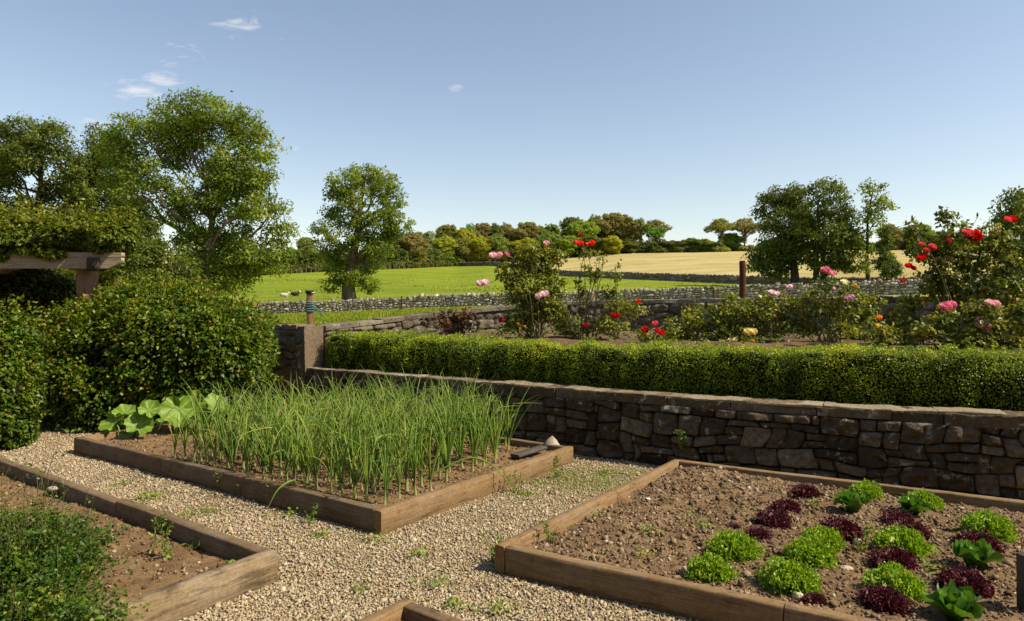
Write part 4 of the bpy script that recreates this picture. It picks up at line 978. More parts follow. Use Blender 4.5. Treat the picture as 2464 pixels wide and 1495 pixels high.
def rose(label, u, depth, blobs, blooms, seed, dens=1.0, leaf=.058, mat='roseleaf', stems=(), zb=1.30, buds=(), nst=6, cat='rose bush', name='rose_bush'):
    rng = np.random.default_rng(seed); base = np.array([(u-CU)/F*depth, depth, zb])
    t = thing(name, label, cat, base, 'rose bushes on the terrace'); k = depth/F
    B = [(P(a, b_, depth)-base+np.array([0, rng.uniform(-.2, .2), 0]), (ra*k, max(.1, ra*k*.8), rb*k)) for (a, b_, ra, rb) in blobs]
    sb = MB(); lf = MB()
    ends = [c for c, r in B]
    for (c, r) in B:
        for j in range(max(2, nst-len(B)//2)):
            a = np.array([rng.normal(0, .09), rng.normal(0, .07), -.05]); e = c+rdir(rng, 1)[0]*np.array(r)*.7
            q = curve(a, e, 8, rng, .06, .02); tube(sb, q, np.linspace(.010, .004, 8), 5, rng.random())
    for (a, b_) in stems:
        q = curve((rng.normal(0, .06), 0, -.05), P(a, b_, depth)-base, 9, rng, .04); tube(sb, q, np.linspace(.011, .004, 9), 5, .5); ends.append(q[5])
        m = 22; i = rng.integers(2, 9, m); C = q[i]+rng.normal(0, .05, (m, 3)); cards(lf, C, rdir(rng, m)*[1, 1, .4], nrm(rng.normal(0, .6, (m, 3))+[0, 0, .7]), leaf, leaf*.62, .1, .12, rng.uniform(.2, .8, m))
    crown(lf, B, rng, .12, leaf*1.05, 15, dens*1.3, .3, .7, .15, .66)
    for (a, b_) in buds:
        q = P(a, b_, depth)-base; near = min(ends, key=lambda c: np.linalg.norm(c-q)); pt = curve(near, q, 6, rng, .04); tube(sb, pt, .004, 4)
        tube(sb, [q, q+[0, 0, .02], q+[0, 0, .045], q+[0, 0, .065]], [.006, .015, .012, .002], 7)
        m = 10; i = rng.integers(1, 6, m); cards(lf, pt[i]+rng.normal(0, .035, (m, 3)), rdir(rng, m)*[1, 1, .4], nrm(rng.normal(0, .6, (m, 3))+[0, 0, .7]), leaf, leaf*.62, .1, .12, rng.uniform(.1, .7, m))
    for (a, b_, r, colr) in blooms:
        q = P(a, b_, depth-.22)-base; near = min(ends, key=lambda c: np.linalg.norm(c-q)); pt = curve(near, q, 7, rng, .05); tube(sb, pt, np.linspace(.006, .004, 7), 5)
        nb = 2 if r > 11 else 1
        for j in range(nb):
            o = link('bloom', BLOOM[rng.integers(3)], t, q+np.array([(j-.5*(nb-1))*r*k*.85, rng.uniform(-.05, .02), rng.uniform(-.35, .35)*r*k*(nb > 1)]))
            sz = r*k*(rng.uniform(.56, .78) if r > 11 else .82)*rng.uniform(.92, 1.08); o.scale = (sz, sz, sz*1.35); o.rotation_euler = (R(rng.uniform(20, 62)), R(rng.uniform(-30, 30)), rng.uniform(-.6, .6))
            fv, pv = rng.uniform(.85, 1.1), .10*(rng.random() < .3); o.color = (*[min(.95, c*fv*rng.uniform(.97, 1.03)+pv) for c in colr], 1)
    sb.obj('stems', M['stem'], t, smooth=True); lf.obj('foliage', M[mat], t); return t
rose('tall bushy rose with big pink double blooms in the middle of the terrace', 1285, 12.2,
  [(1240, 650, 34, 40), (1300, 640, 44, 36), (1275, 600, 30, 20), (1330, 615, 32, 26), (1255, 700, 40, 34), (1325, 690, 40, 36), (1290, 745, 50, 34), (1240, 770, 34, 26), (1330, 745, 30, 30), (1215, 655, 18, 26)],
  [(1195, 613, 17, PINK), (1219, 615, 11, DPINK), (1162, 689, 17, LPINK), (1305, 712, 14, LPINK), (1315, 588, 11, PINK), (1208, 772, 9, CRIM)], 1, 1.15, stems=[(1200, 625), (1170, 700)], nst=8)
rose('slim rose stem topped with a cluster of orange-red blooms', 1410, 12.4, [(1410, 612, 20, 14), (1425, 650, 22, 26), (1400, 690, 16, 26), (1445, 625, 14, 10)],
  [(1392, 587, 13, ORED), (1420, 590, 12, ORED), (1398, 567, 7, RED), (1408, 785, 10, CRIM)], 2, .6, stems=[(1410, 600), (1455, 615)], nst=3)
rose('thin leggy rose with one red bloom right of the orange-red cluster', 1478, 12.4, [(1478, 660, 16, 24), (1470, 710, 26, 30), (1490, 745, 40, 26), (1530, 745, 28, 20), (1460, 780, 40, 22)],
  [(1480, 762, 12, RED), (1535, 727, 9, ORED)], 3, .6, stems=[(1480, 640)], nst=3)
rose('low rose with three bright red blooms just above the hedge', 1565, 11.3, [(1570, 815, 32, 18), (1550, 800, 22, 14), (1620, 790, 14, 36)],
  [(1552, 796, 11, RED), (1584, 801, 14, RED), (1576, 781, 10, ORED)], 4, .7, nst=3)
rose('bronze-leaved low rose without blooms, leftmost on the terrace', 1090, 12.6, [(1075, 765, 30, 24), (1105, 760, 28, 22), (1090, 790, 40, 22)], [], 5, .8, mat='bronze', nst=5, zb=1.25)
rose('wide yellowish-green rose bush with pale pink and yellow blooms', 1780, 11.6,
  [(1720, 760, 44, 34), (1775, 740, 50, 38), (1830, 745, 50, 40), (1740, 800, 50, 26), (1800, 795, 56, 30), (1690, 800, 30, 24), (1870, 780, 40, 40), (1895, 735, 36, 26)],
  [(1862, 708, 12, LPINK), (1900, 693, 10, LPINK), (1804, 800, 16, (.92, .84, .38)), (1801, 822, 14, YELW), (1762, 822, 12, WHT), (1828, 715, 6, WHT)], 6, .75, nst=6)
rose('upright rose with raspberry, lavender and yellow blooms', 1985, 11.2,
  [(1955, 730, 40, 34), (2000, 735, 40, 36), (2045, 755, 30, 34), (1980, 690, 26, 22), (2035, 700, 26, 18), (1940, 780, 44, 30), (2010, 790, 36, 26), (2070, 715, 30, 18)],
  [(1993, 657, 14, DPINK), (2027, 682, 11, WHT), (2053, 690, 9, YELW), (2040, 716, 13, LAV), (2004, 697, 8, LPINK), (2001, 712, 7, LPINK), (2170, 677, 8, CRIM)], 7, .75, stems=[(1993, 665), (2030, 690)], nst=5)
rose('small rose with a single orange-yellow bloom', 2122, 9.9, [(2125, 800, 34, 24), (2105, 780, 14, 20)], [(2116, 767, 9, ORG), (2112, 785, 6, YELW)], 8, .8, nst=4)
rose('tallest rose with dark leaves and large scarlet blooms at right', 2310, 10.2,
  [(2230, 600, 36, 34), (2290, 560, 34, 30), (2285, 620, 50, 44), (2350, 610, 50, 44), (2400, 580, 44, 40), (2440, 640, 46, 60), (2260, 680, 50, 40), (2330, 690, 60, 44), (2410, 700, 50, 44), (2270, 520, 22, 18), (2200, 555, 24, 24), (2470, 580, 30, 50)],
  [(2336, 573, 22, RED), (2430, 529, 17, RED), (2217, 622, 14, RED), (2191, 643, 13, RED), (2236, 600, 13, RED), (2212, 590, 9, RED), (2280, 580, 9, CRIM)], 9, .78, leaf=.066, buds=[(2195, 528), (2263, 518), (2306, 520), (2352, 522), (2180, 540)], nst=6)
rose('rose bush with three clusters of mid-pink blooms below the scarlet one', 2340, 9.6,
  [(2290, 770, 44, 36), (2350, 760, 50, 40), (2400, 780, 50, 44), (2300, 815, 60, 26), (2380, 820, 60, 30), (2450, 760, 40, 60), (2230, 800, 36, 26), (2440, 830, 50, 26)],
  [(2279, 735, 21, DPINK), (2383, 731, 18, PINK), (2365, 787, 20, PINK)], 10, .8, leaf=.064, nst=5)
rose('low bushy rose without blooms between the three red blooms and the wide bush', 1655, 12.0, [(1650, 780, 34, 30), (1675, 760, 26, 30), (1625, 800, 34, 20)], [], 12, .8, nst=5, buds=[(1668, 722), (1640, 745)])
rose('leafy rose without blooms right of the lavender one, against the wall', 2085, 11.6, [(2080, 760, 34, 36), (2110, 735, 26, 26), (2070, 800, 40, 24)], [], 13, .8, nst=5, buds=[(2108, 700), (2075, 715)])
rose('leafy rose without blooms at the left foot of the tall scarlet one', 2185, 10.6, [(2185, 770, 34, 40), (2170, 810, 44, 22), (2205, 730, 24, 30)], [], 14, .8, nst=5, buds=[(2190, 715)])
rose('low rose foliage without blooms between the tall pink bush and slim stem', 1375, 12.6, [(1370, 785, 40, 24), (1350, 760, 24, 24), (1430, 785, 34, 20)], [], 15, .7, nst=5)
rose('climbing rose with pale pink blooms poking over the beech hedge', 270, 12.5, [(270, 705, 46, 26), (240, 712, 30, 22), (300, 700, 40, 24)],
  [(262, 689, 8, LPINK), (251, 700, 8, LPINK), (287, 682, 8, LPINK), (296, 701, 9, LPINK), (275, 698, 8, LPINK), (240, 690, 6, LPINK)], 11, 1.2, zb=0.0, nst=3)

# ================================================================ ONIONS
def onion_mesh(seed):
    rng = np.random.default_rng(seed); lf = MB(); st = MB()
    az = rng.uniform(0, 6.28); n = rng.integers(6, 10)
    tube(st, [(0, 0, -.03), (0, 0, .0), (.003, 0, .05), (.004, 0, .11), (.004, 0, .14)], [.018, .019, .0125, .0115, .012], 8, [0, .02, .06, .14, .25])
    for i in range(n):
        a = az+(math.pi if i % 2 else 0)+rng.normal(0, .55); L = rng.uniform(.42, .86); lean = rng.uniform(.02, .26)+.16*(i < 3)
        bend = rng.uniform(.1, 1.0)**1.6*1.6; m = 10; s = np.linspace(0, 1, m)
        th = lean+bend*s**2.2; kink = rng.random() < .22
        if kink: kk = rng.uniform(.5, .8); th = th+(s > kk)*rng.uniform(.8, 1.7)
        dr = np.sin(th)*L/(m-1); dz = np.cos(th)*L/(m-1)
        r = np.r_[0, np.cumsum(dr)[:-1]]; z = .08+np.r_[0, np.cumsum(dz)[:-1]]
        tw = a+rng.normal(0, .35)*s
        p = np.c_[r*np.cos(tw)+.004, r*np.sin(tw), z]
        rad = .0070*rng.uniform(.7, 1.2)*np.array([.75, .9, 1, 1.05, 1.0, .92, .78, .58, .34, .08])
        tn = np.clip(rng.uniform(.35, .72)+.08*s, 0, 1); tn[:2] = (.2, .33)
        if rng.random() < .3: tn[-3:] = (.8, .92, 1)
        if rng.random() < .06: tn[:] = .95
        tube(lf, p, rad, 5, tn, cap=False)
    return lf.mesh('leaves', M['onion'], True), st.mesh('stem', M['onion'], True)
ON = [onion_mesh(s) for s in range(9)]
rng = np.random.default_rng(77); _, _, la, _, lb = BED['onion']
proto = []
for lf, st in ON:
    t = thing('onion_plant', 'tall green onion plant growing in rows in the timber raised bed', 'onion', (0, 0, 0), 'onions in the raised bed'); link('leaves', lf, t); link('stem', st, t); proto.append([t, False])
for s in np.arange(.25, la-.12, .215):
    for q in np.arange(.24, 4.35, .168):
        ss, tt_ = s+rng.normal(0, .025), q+rng.normal(0, .03)
        if tt_ > 3.55+.25*s+rng.uniform(-.2, .25) or tt_ < .2+.42*(s/la)**2 or (s > la-.95 and q < .45+.35*(s-la+.95)) or rng.random() < .04+.35*max(0, tt_-2.7): continue
        xy = bed_xy('onion', ss, tt_); pr = proto[rng.integers(len(proto))]
        o = pr[0] if not pr[1] else dup(pr[0]); pr[1] = True
        o.location = (*xy, float(soil_h('onion', xy[0], xy[1]))); o.rotation_euler = (rng.normal(0, .05), rng.normal(.03, .05), rng.uniform(0, 6.28))
        z = rng.uniform(.76, 1.16)*(1-.22*max(0, (tt_-2.9)/1.5)); o.scale = (z, z, z)
# a few leaves flopped over the planks belong to their own fallen plants
def flop(label, pts, seed):
    t = thing('fallen_onion', label, 'onion', pts[0]); b = MB(); p = np.array(pts)-np.array(pts[0])
    d = np.linspace(0, 1, len(p)); q = np.linspace(0, 1, 14); pp = np.stack([np.interp(q, d, p[:, i]) for i in range(3)], 1)
    for _ in range(2): pp[1:-1] = (pp[:-2]+2*pp[1:-1]+pp[2:])/4
    tube(b, pp, .009*np.r_[np.linspace(.8, 1, 7), np.linspace(1, .15, 7)], 6, np.linspace(.35, .9, 14)); b.obj('leaf', M['onion'], t, smooth=True)
flop('onion leaf bent over the long front plank down to the gravel', [bed_xy('onion', .3, 1.25).tolist()+[.16], bed_xy('onion', .05, 1.22).tolist()+[.27], bed_xy('onion', -.1, 1.25).tolist()+[.2], bed_xy('onion', -.17, 1.3).tolist()+[.02]], 1)
flop('yellow-green onion leaf bent over the right-hand plank onto the gravel', [bed_xy('onion', 1.05, .5).tolist()+[.16], bed_xy('onion', 1.5, .25).tolist()+[.36], bed_xy('onion', 1.6, .0).tolist()+[.27], bed_xy('onion', 1.62, -.25).tolist()+[.03]], 2)

# ================================================================ LETTUCES
def salad_head(kind, seed):
    rng = np.random.default_rng(seed); mb = MB()
    if kind == 'cos': n, na, nw = 17, 10, 11
    else: n, na, nw = 54, 8, 11
    for i in range(n):
        f = (i+.5)/n; a = i*2.39996+rng.normal(0, .2)
        T, W = np.meshgrid(np.linspace(0, 1, na), np.linspace(-1, 1, nw), indexing='ij')
        if kind == 'cos':
            el = R(97-52*f)+rng.normal(0, .07); L = (.72+.42*f)*rng.uniform(.9, 1.1); wd = .62*(.55+.5*f); curl = .15+1.0*f*f
        else:
            el = R(86-80*f**.8)+rng.normal(0, .1); L = (.60+.30*f)*rng.uniform(.85, 1.1); wd = .30; curl = .55
        wprof = np.sin(np.pi*np.clip(.1+.74*T**.8, 0, 1)) if kind == 'cos' else (.25+.75*T)*np.where(T > .86, .85, 1)
        th = el-curl*T**1.5*(.9 if kind != 'cos' else 1)
        ds = L/(na-1); r = np.cumsum(np.cos(th)*ds, 0)-np.cos(th[0])*ds; z = np.cumsum(np.sin(th)*ds, 0)-np.sin(th[0])*ds
        amp = (.15 if kind == 'frill' else .12)*T**1.2*np.abs(W)**.9 if kind != 'cos' else .10*np.abs(W)**2.5*T
        if kind != 'cos': amp = amp+.08*T**3
        ph = rng.uniform(0, 6.28); ruf = amp*np.sin(ph+W*7.5+T*5)+amp*.7*np.sin(ph*2+W*13-T*11)
        cup = (.55 if kind == 'cos' else .12)*W**2*wd
        nx, nz = -np.sin(th), np.cos(th)
        rr = r+nx*(ruf+cup)+.04; zz = z+nz*(ruf+cup); ww = W*wd*wprof+.04*np.sin(ph+T*9+W*4)*(kind != 'cos')
        x = rr*np.cos(a)-ww*np.sin(a); y = rr*np.sin(a)+ww*np.cos(a)
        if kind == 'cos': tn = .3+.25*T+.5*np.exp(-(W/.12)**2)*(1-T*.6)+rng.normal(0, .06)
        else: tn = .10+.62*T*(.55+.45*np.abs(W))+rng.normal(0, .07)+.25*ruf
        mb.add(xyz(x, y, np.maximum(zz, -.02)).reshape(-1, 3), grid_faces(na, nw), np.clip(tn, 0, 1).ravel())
    if kind != 'cos':                    # curled leaf edges all over the head
        m = 3000 if kind == 'frill' else 1500; d = rdir(rng, m); d[:, 2] = np.abs(d[:, 2])*.9+.02
        lump = 1+.36*(fbm(d*4.5+seed, seed, 2)-.5)[:, None]*2; p = d*np.array([.98, .98, .80])*rng.uniform(.70, 1.06, (m, 1))*lump; L = rng.uniform(.05, .12, m)
        cards(mb, p, nrm(d+rng.normal(0, .6, (m, 3))), nrm(rng.normal(0, .8, (m, 3))+d*.5), L, L*rng.uniform(.7, 1.2, m), .35, -.3, np.clip(rng.normal(.62, .24, m), 0, 1))
    return mb.mesh(kind+'_head', M[{'frill': 'frill', 'red': 'red', 'cos': 'cos'}[kind]], True)
SH = {k: [salad_head(k, s) for s in ss] for k, ss in {'frill': (1, 2, 3), 'red': (4, 5, 6), 'cos': (7, 8)}.items()}
LET = [
 ('frill', 1709, 1397, 114, 'front green frilly lettuce of the pair nearest the bare soil'), ('frill', 1766, 1349, 130, 'rear green frilly lettuce of the pair nearest the bare soil'),
 ('frill', 1901, 1424, 140, 'largest green frilly lettuce, front of the line of three'), ('frill', 1949, 1368, 118, 'middle green frilly lettuce in the line of three'),
 ('frill', 1980, 1322, 100, 'rear green frilly lettuce in the line of three, beside a red one'), ('frill', 2154, 1439, 142, 'green frilly lettuce with a dark red lettuce tucked in front of it'),
 ('frill', 2170, 1336, 128, 'green frilly lettuce with two red lettuces behind it and one in front'), ('frill', 2376, 1296, 118, 'green frilly lettuce farthest right in the bed'),
 ('frill', 2083, 1202, 78, 'small green frilly lettuce by the back plank behind a cos lettuce'), ('frill', 2222, 1224, 84, 'green frilly lettuce by the back plank behind the upright cos'),
 ('red', 1824, 1298, 66, 'small dark red lettuce touching the rear frilly of the first pair'), ('red', 1768, 1272, 32, 'tiny dark red lettuce at the left of the red row'),
 ('red', 1860, 1266, 92, 'dark red lettuce in the middle of the red row'), ('red', 1890, 1229, 78, 'dark red lettuce second from the back in the red row'),
 ('red', 1938, 1199, 76, 'dark red lettuce at the back of the red row by the plank'), ('red', 2022, 1298, 112, 'wide bronze-red lettuce behind the line of three frilly ones'),
 ('red', 2160, 1262, 84, 'dark red lettuce just in front of the upright cos'), ('red', 2188, 1296, 98, 'wide red lettuce between the upright cos and a frilly one'),
 ('red', 2151, 1370, 112, 'low red lettuce squeezed between two green frilly heads'), ('red', 2129, 1468, 122, 'glossy dark red lettuce in the foreground, before a frilly head'),
 ('red', 1960, 1457, 64, 'small red lettuce by the front plank under the largest frilly head'), ('red', 2352, 1328, 112, 'dark red lettuce under the farthest right frilly head'),
 ('red', 2319, 1433, 130, 'big dark red lettuce between two cos lettuces at right'),
 ('cos', 2052, 1238, 80, 'pale green cos lettuce near the back plank'), ('cos', 2198, 1243, 70, 'upright cos lettuce with a yellowing leaf at its foot'),
 ('cos', 2345, 1377, 106, 'dark green cos lettuce behind the big red one at right'), ('cos', 2297, 1499, 124, 'green cos lettuce cut off by the bottom of the frame'),
]
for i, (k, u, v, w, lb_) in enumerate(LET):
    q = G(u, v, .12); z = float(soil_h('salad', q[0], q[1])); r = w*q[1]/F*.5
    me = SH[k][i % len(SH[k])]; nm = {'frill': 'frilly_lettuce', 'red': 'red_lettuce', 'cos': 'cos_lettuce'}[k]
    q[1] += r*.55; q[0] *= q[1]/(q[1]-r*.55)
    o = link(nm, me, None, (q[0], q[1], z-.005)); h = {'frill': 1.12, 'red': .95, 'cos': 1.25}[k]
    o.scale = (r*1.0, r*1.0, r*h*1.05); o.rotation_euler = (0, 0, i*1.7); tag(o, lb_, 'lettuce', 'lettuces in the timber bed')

# ================================================================ RHUBARB-LIKE LEAVES
def big_leaf(seed, nr=12, na=40):
    rng = np.random.default_rng(seed); mb = MB()
    Rr, A = np.meshgrid(np.linspace(0, 1, nr), np.linspace(0, 2*np.pi, na, endpoint=False), indexing='ij')
    edge = 1+.045*np.sin(A*9+seed)+.035*np.sin(A*19+seed*2)+.03*rng.normal(size=A.shape[1])[None]*Rr**3-.55*np.exp(-((A-np.pi)/.28)**2)+.12*np.cos(A)
    vein = np.abs(np.sin(A*4.0))**.5
    r = Rr*edge; z = .30*Rr**1.8*(.5+.8*fbm(xyz(np.cos(A)*1.3, np.sin(A)*1.3), seed, 2))-.10*Rr+.10*Rr*vein+.13*Rr**2*np.sin(A*5+seed)+.10*(fbm(xyz(r*np.cos(A)*5, r*np.sin(A)*5), seed+3, 2)-.5)*Rr
    mb.add(xyz(r*np.cos(A), r*np.sin(A), z).reshape(-1, 3), grid_faces(nr, na, True), np.clip(.42+.45*(1-vein)**2*(1-.5*Rr)+rng.normal(0, .03, Rr.shape), 0, 1).ravel())
    return mb.mesh('leaf', M['rhubarb'], True)
def leaf_plant(label, u, d, leaves, seed):
    base = np.array([(u-CU)/F*d, d, .12]); t = thing('rhubarb_plant', label, 'rhubarb', base, 'rhubarb plants'); rng = np.random.default_rng(seed)
    for i, (a, b_, r, nx, ny, nz) in enumerate(leaves):
        q = P(a, b_, d+rng.uniform(-.25, .15))-base; o = link('leaf', big_leaf(seed+i), t, q); rr = r*.76*d/F; o.scale = (rr,)*3
        n = Vector((nx, ny, nz)).normalized(); o.rotation_mode = 'QUATERNION'; o.rotation_quaternion = n.to_track_quat('Z', 'Y') @ __import__('mathutils').Quaternion((0, 0, 1), rng.uniform(0, 6))
        sb = MB(); tube(sb, curve((rng.normal(0, .05), 0, -.04), q, 7, rng, .06), [.016, .015, .014, .013, .012, .011, .01], 7); sb.obj('stalk', M['cos'], t, smooth=True)
leaf_plant('rhubarb plant with the largest upright pale green leaf by the hedge', 450, 9.9, [(432, 985, 56, .45, -.75, .5), (470, 970, 44, .1, -.85, .35), (515, 975, 36, .5, -.5, .7), (400, 1005, 34, -.2, -.7, .6), (500, 1000, 28, .3, -.6, .7), (455, 1010, 36, .0, -.6, .8)], 61)
leaf_plant('rhubarb plant with drooping crumpled leaves at the left bed corner', 310, 9.5, [(275, 1015, 40, -.3, -.6, .7), (335, 1025, 40, .4, -.8, .5), (300, 995, 34, .1, -.4, .9), (268, 1038, 26, -.4, -.8, .3), (358, 988, 32, .3, -.7, .6), (310, 1045, 30, .2, -.9, .4)], 62)

# ================================================================ HERB CLUMP
def herb(label, cx, cy, rx, ry, n, h, seed, yellow=.0):
    rng = np.random.default_rng(seed); z0 = float(soil_h('herb', np.array(cx), np.array(cy))); t = thing('parsley', label, 'herb', (cx, cy, z0), 'herb clumps')
    sb = MB(); lf = MB()
    for i in range(n):
        a = rng.uniform(0, 6.28); r = math.sqrt(rng.random()); p = np.array([r*rx*math.cos(a), r*ry*math.sin(a), 0])
        tall = rng.random() < .22; L = h*(1-.45*r*r)*rng.uniform(.4, 1.0)*(1.6 if tall else 1)
        e = p+np.array([p[0]*.45+rng.normal(0, .07)+.02, p[1]*.45+rng.normal(0, .07), L])
        q = curve(p, e, 7, rng, .07); tube(sb, q, np.linspace(.0035, .0015, 7), 4)
        m = 22 if not tall else 9
        i0 = rng.integers(2, 7, m); C = q[i0]+rng.normal(0, 1, (m, 3))*np.array([.035, .035, .02])*(.5 if tall else 1); C[:m//2] = q[-1]+rng.normal(0, 1, (m//2, 3))*[.04, .04, .018]
        s_ = rng.uniform(.014, .036, m)*(.7 if tall else 1); tn = np.clip(rng.normal(.45, .18)+rng.normal(0, .12, m), 0, .92)
        if rng.random() < yellow: tn = rng.uniform(.93, 1, m)
        cards(lf, C, rdir(rng, m)*[1, 1, .5], nrm(rng.normal(0, .55, (m, 3))+[0, 0, .8]), s_, s_*.8, .15, .2, tn)
    sb.obj('stems', M['stem'], t); lf.obj('foliage', M['herb'], t); return t
herb('big dark green parsley clump filling the left foreground bed', -3.02, 4.26, .33, .40, 1000, .58, 71, .004)
herb('smaller parsley clump with yellowing leaves at the bottom left', -2.50, 3.75, .24, .2, 260, .34, 72, .10)

# ================================================================ WEEDS
def weed_mesh(seed, tall):
    rng = np.random.default_rng(seed); mb = MB(); m = 46
    if tall:
        for j in range(4):
            q = curve((rng.normal(0, .01), rng.normal(0, .01), -.01), (rng.normal(0, .04), rng.normal(0, .04), rng.uniform(.08, .17)), 6, rng, .08); tube(mb, q, .0022, 4, .4)
            C = np.repeat(q[1:], 4, 0)+rng.normal(0, .012, (20, 3)); cards(mb, C, rdir(rng, 20), nrm(rng.normal(0, .5, (20, 3))+[0, 0, 1]), .026, .012, .1, .2, rng.uniform(.2, .8, 20))
    else:
        C = rng.normal(0, 1, (m, 3))*[.055, .045, .014]+[0, 0, .018]; cards(mb, C, rdir(rng, m)*[1, 1, .4], nrm(rng.normal(0, .4, (m, 3))+[0, 0, 1]), rng.uniform(.018, .04, m), .018, .1, .1, rng.uniform(.2, 1, m))
    return mb.mesh('weed', M['weed'])
WM = [weed_mesh(1, False), weed_mesh(2, True), weed_mesh(3, False), weed_mesh(4, True)]
WEEDS = [('small green weed in the gravel between the onion bed and the left bed', [(360, 1203, 0), (352, 1196, 2), (500, 1232, 0), (535, 1178, 1), (620, 1200, 3), (642, 1207, 1), (585, 1192, 3), (440, 1248, 2), (745, 1262, 1), (776, 1290, 0), (300, 1165, 2), (700, 1240, 2)], 'g'),
 ('small green weed in the gravel in the centre of the crossing paths', [(1010, 1335, 0), (1090, 1455, 0), (1200, 1470, 2), (1055, 1410, 2), (905, 1300, 2), (870, 1420, 0), (1185, 1360, 3)], 'g'),
 ('bright weed in the gravel between the onion bed and the lettuce bed', [(1265, 1190, 0), (1345, 1150, 1), (1330, 1130, 1), (1240, 1185, 3), (1460, 1140, 0), (1290, 1160, 2)], 'g'),
 ('weed seedling in the bare soil of the lettuce bed', [(1362, 1262, 0), (1328, 1302, 1), (1545, 1338, 0), (1560, 1283, 0), (1420, 1235, 2), (1690, 1270, 0), (1960, 1215, 0), (1660, 1235, 2), (2070, 1330, 1), (2250, 1375, 0)], 'salad'),
 ('weed growing against the inside of the left bed plank', [(402, 1272, 1), (410, 1268, 3), (560, 1342, 0), (402, 1332, 1), (470, 1300, 2), (345, 1238, 0), (250, 1195, 2)], 'herb')]
rng = np.random.default_rng(5)
for lb_, pts, where in WEEDS:
    for (u, v, k) in pts:
        q = G(u, v, 0.0 if where == 'g' else .11); z = ground_z(np.array(q[0]), np.array(q[1]))+.012 if where == 'g' else soil_h(where, np.array(q[0]), np.array(q[1]))
        o = link('weed', WM[k], None, (q[0], q[1], float(z))); s_ = rng.uniform(.8, 1.5); o.scale = (s_,)*3; o.rotation_euler = (0, 0, rng.uniform(0, 6)); tag(o, lb_, 'weed', lb_.replace('weed', 'weeds', 1))
q = TW.at(np.array(TW.s[np.argmin(abs(CU+F*TW.p[:, 0]/TW.p[:, 1]-1645))]), .04)
o = link('weed', WM[1], None, (*q, .22)); o.scale = (1.4,)*3; tag(o, 'thin weed sprouting from the foot of the terrace wall', 'weed')
mb = MB()
for (u, v, r, m) in ((1400, 1152, .30, 900), (1450, 1165, .22, 450), (1345, 1148, .16, 300), (1270, 1192, .10, 160), (1490, 1140, .18, 260), (365, 1200, .14, 160), (500, 1230, .10, 120), (1330, 1170, .2, 160)):
    c = G(u, v, 0); C = c+rng.normal(0, 1, (m, 3))*[r, r*.9, .006]; ok = ~in_bed(C[:, 0], C[:, 1], .03); C = C[ok]; C[:, 2] = ground_z(C[:, 0], C[:, 1])+.02+rng.random(len(C))*.012; m = len(C)
    cards(mb, C, rdir(rng, m)*[1, 1, .3], nrm(rng.normal(0, .4, (m, 3))+[0, 0, 1]), rng.uniform(.012, .03, m), .013, .1, .1, rng.uniform(.2, 1, m))
m = 5200; a_ = rng.random(m); f_ = rng.uniform(.2, 1, m); pa_, pb_ = TW.at(a_*TW.L, np.full(m, -.27)), BW.at(a_*BW.L, np.full(m, -.02)); C = pa_+(pb_-pa_)*f_[:, None]
d_ = np.linalg.norm(C-pa_, axis=1); ok = (d_ > 1.0) & (fbm(xyz(C[:, 0]*1.6, C[:, 1]*1.6), 44, 3) > .50); C = np.c_[C, 1.30+.04*f_][ok]; C[:, 2] += rng.uniform(.0, .07, len(C)); m = len(C)
cards(mb, C, rdir(rng, m)*[1, 1, .5], nrm(rng.normal(0, .5, (m, 3))+[0, 0, .8]), rng.uniform(.03, .08, m), .035, .1, .1, rng.uniform(0, .7, m))
tag(mb.obj('ground_cover', M['weed']), kind='stuff')
# grass blades of the rough strip and at the foot of the walls
mb = MB(); m = 26000; Yg = rng.uniform(13.2, 46, m); ug = rng.uniform(520, 1420, m); xg = (ug-CU)/F*Yg
zz = np.array([terr(a, b_) for a, b_ in zip(ug, Yg)]); ok = Yg > np.interp(ug, cu, YB)+.3
C = np.c_[xg, Yg, zz+.05][ok]; m = len(C); L_ = rng.uniform(.10, .24, m)
cards(mb, C, nrm(np.c_[rng.normal(0, .35, (m, 2)), np.ones(m)]), nrm(rng.normal(0, 1, (m, 3))*[1, 1, .2]), L_, .022+.0012*C[:, 1], .1, .3, rng.random(m))
tag(mb.obj('grass', M['grass']), kind='stuff')

mb = MB(); m = 16000; Yg = 60*(150/60)**rng.random(m); ug = rng.uniform(430, 2400, m); xg = (ug-CU)/F*Yg
y1_, y2_ = np.interp(ug, cu, Y1), np.interp(ug, cu, Y2); ok = (Yg > y1_+.8) & (Yg < y2_-1) & (fbm(xyz(xg*.09, Yg*.09), 88, 3) > .47)
C = np.array([((a-CU)/F*b_, b_, terr(a, b_)+.08) for a, b_ in zip(ug[ok], Yg[ok])]); m = len(C)
cards(mb, C, nrm(np.c_[rng.normal(0, .5, (m, 2)), np.ones(m)]), nrm(rng.normal(0, 1, (m, 3))*[1, 1, .2]), rng.uniform(.12, .30, m), rng.uniform(.12, .35, m), .1, .3, rng.uniform(.2, .95, m))
tag(mb.obj('grass_tufts', M['grass']), kind='stuff')
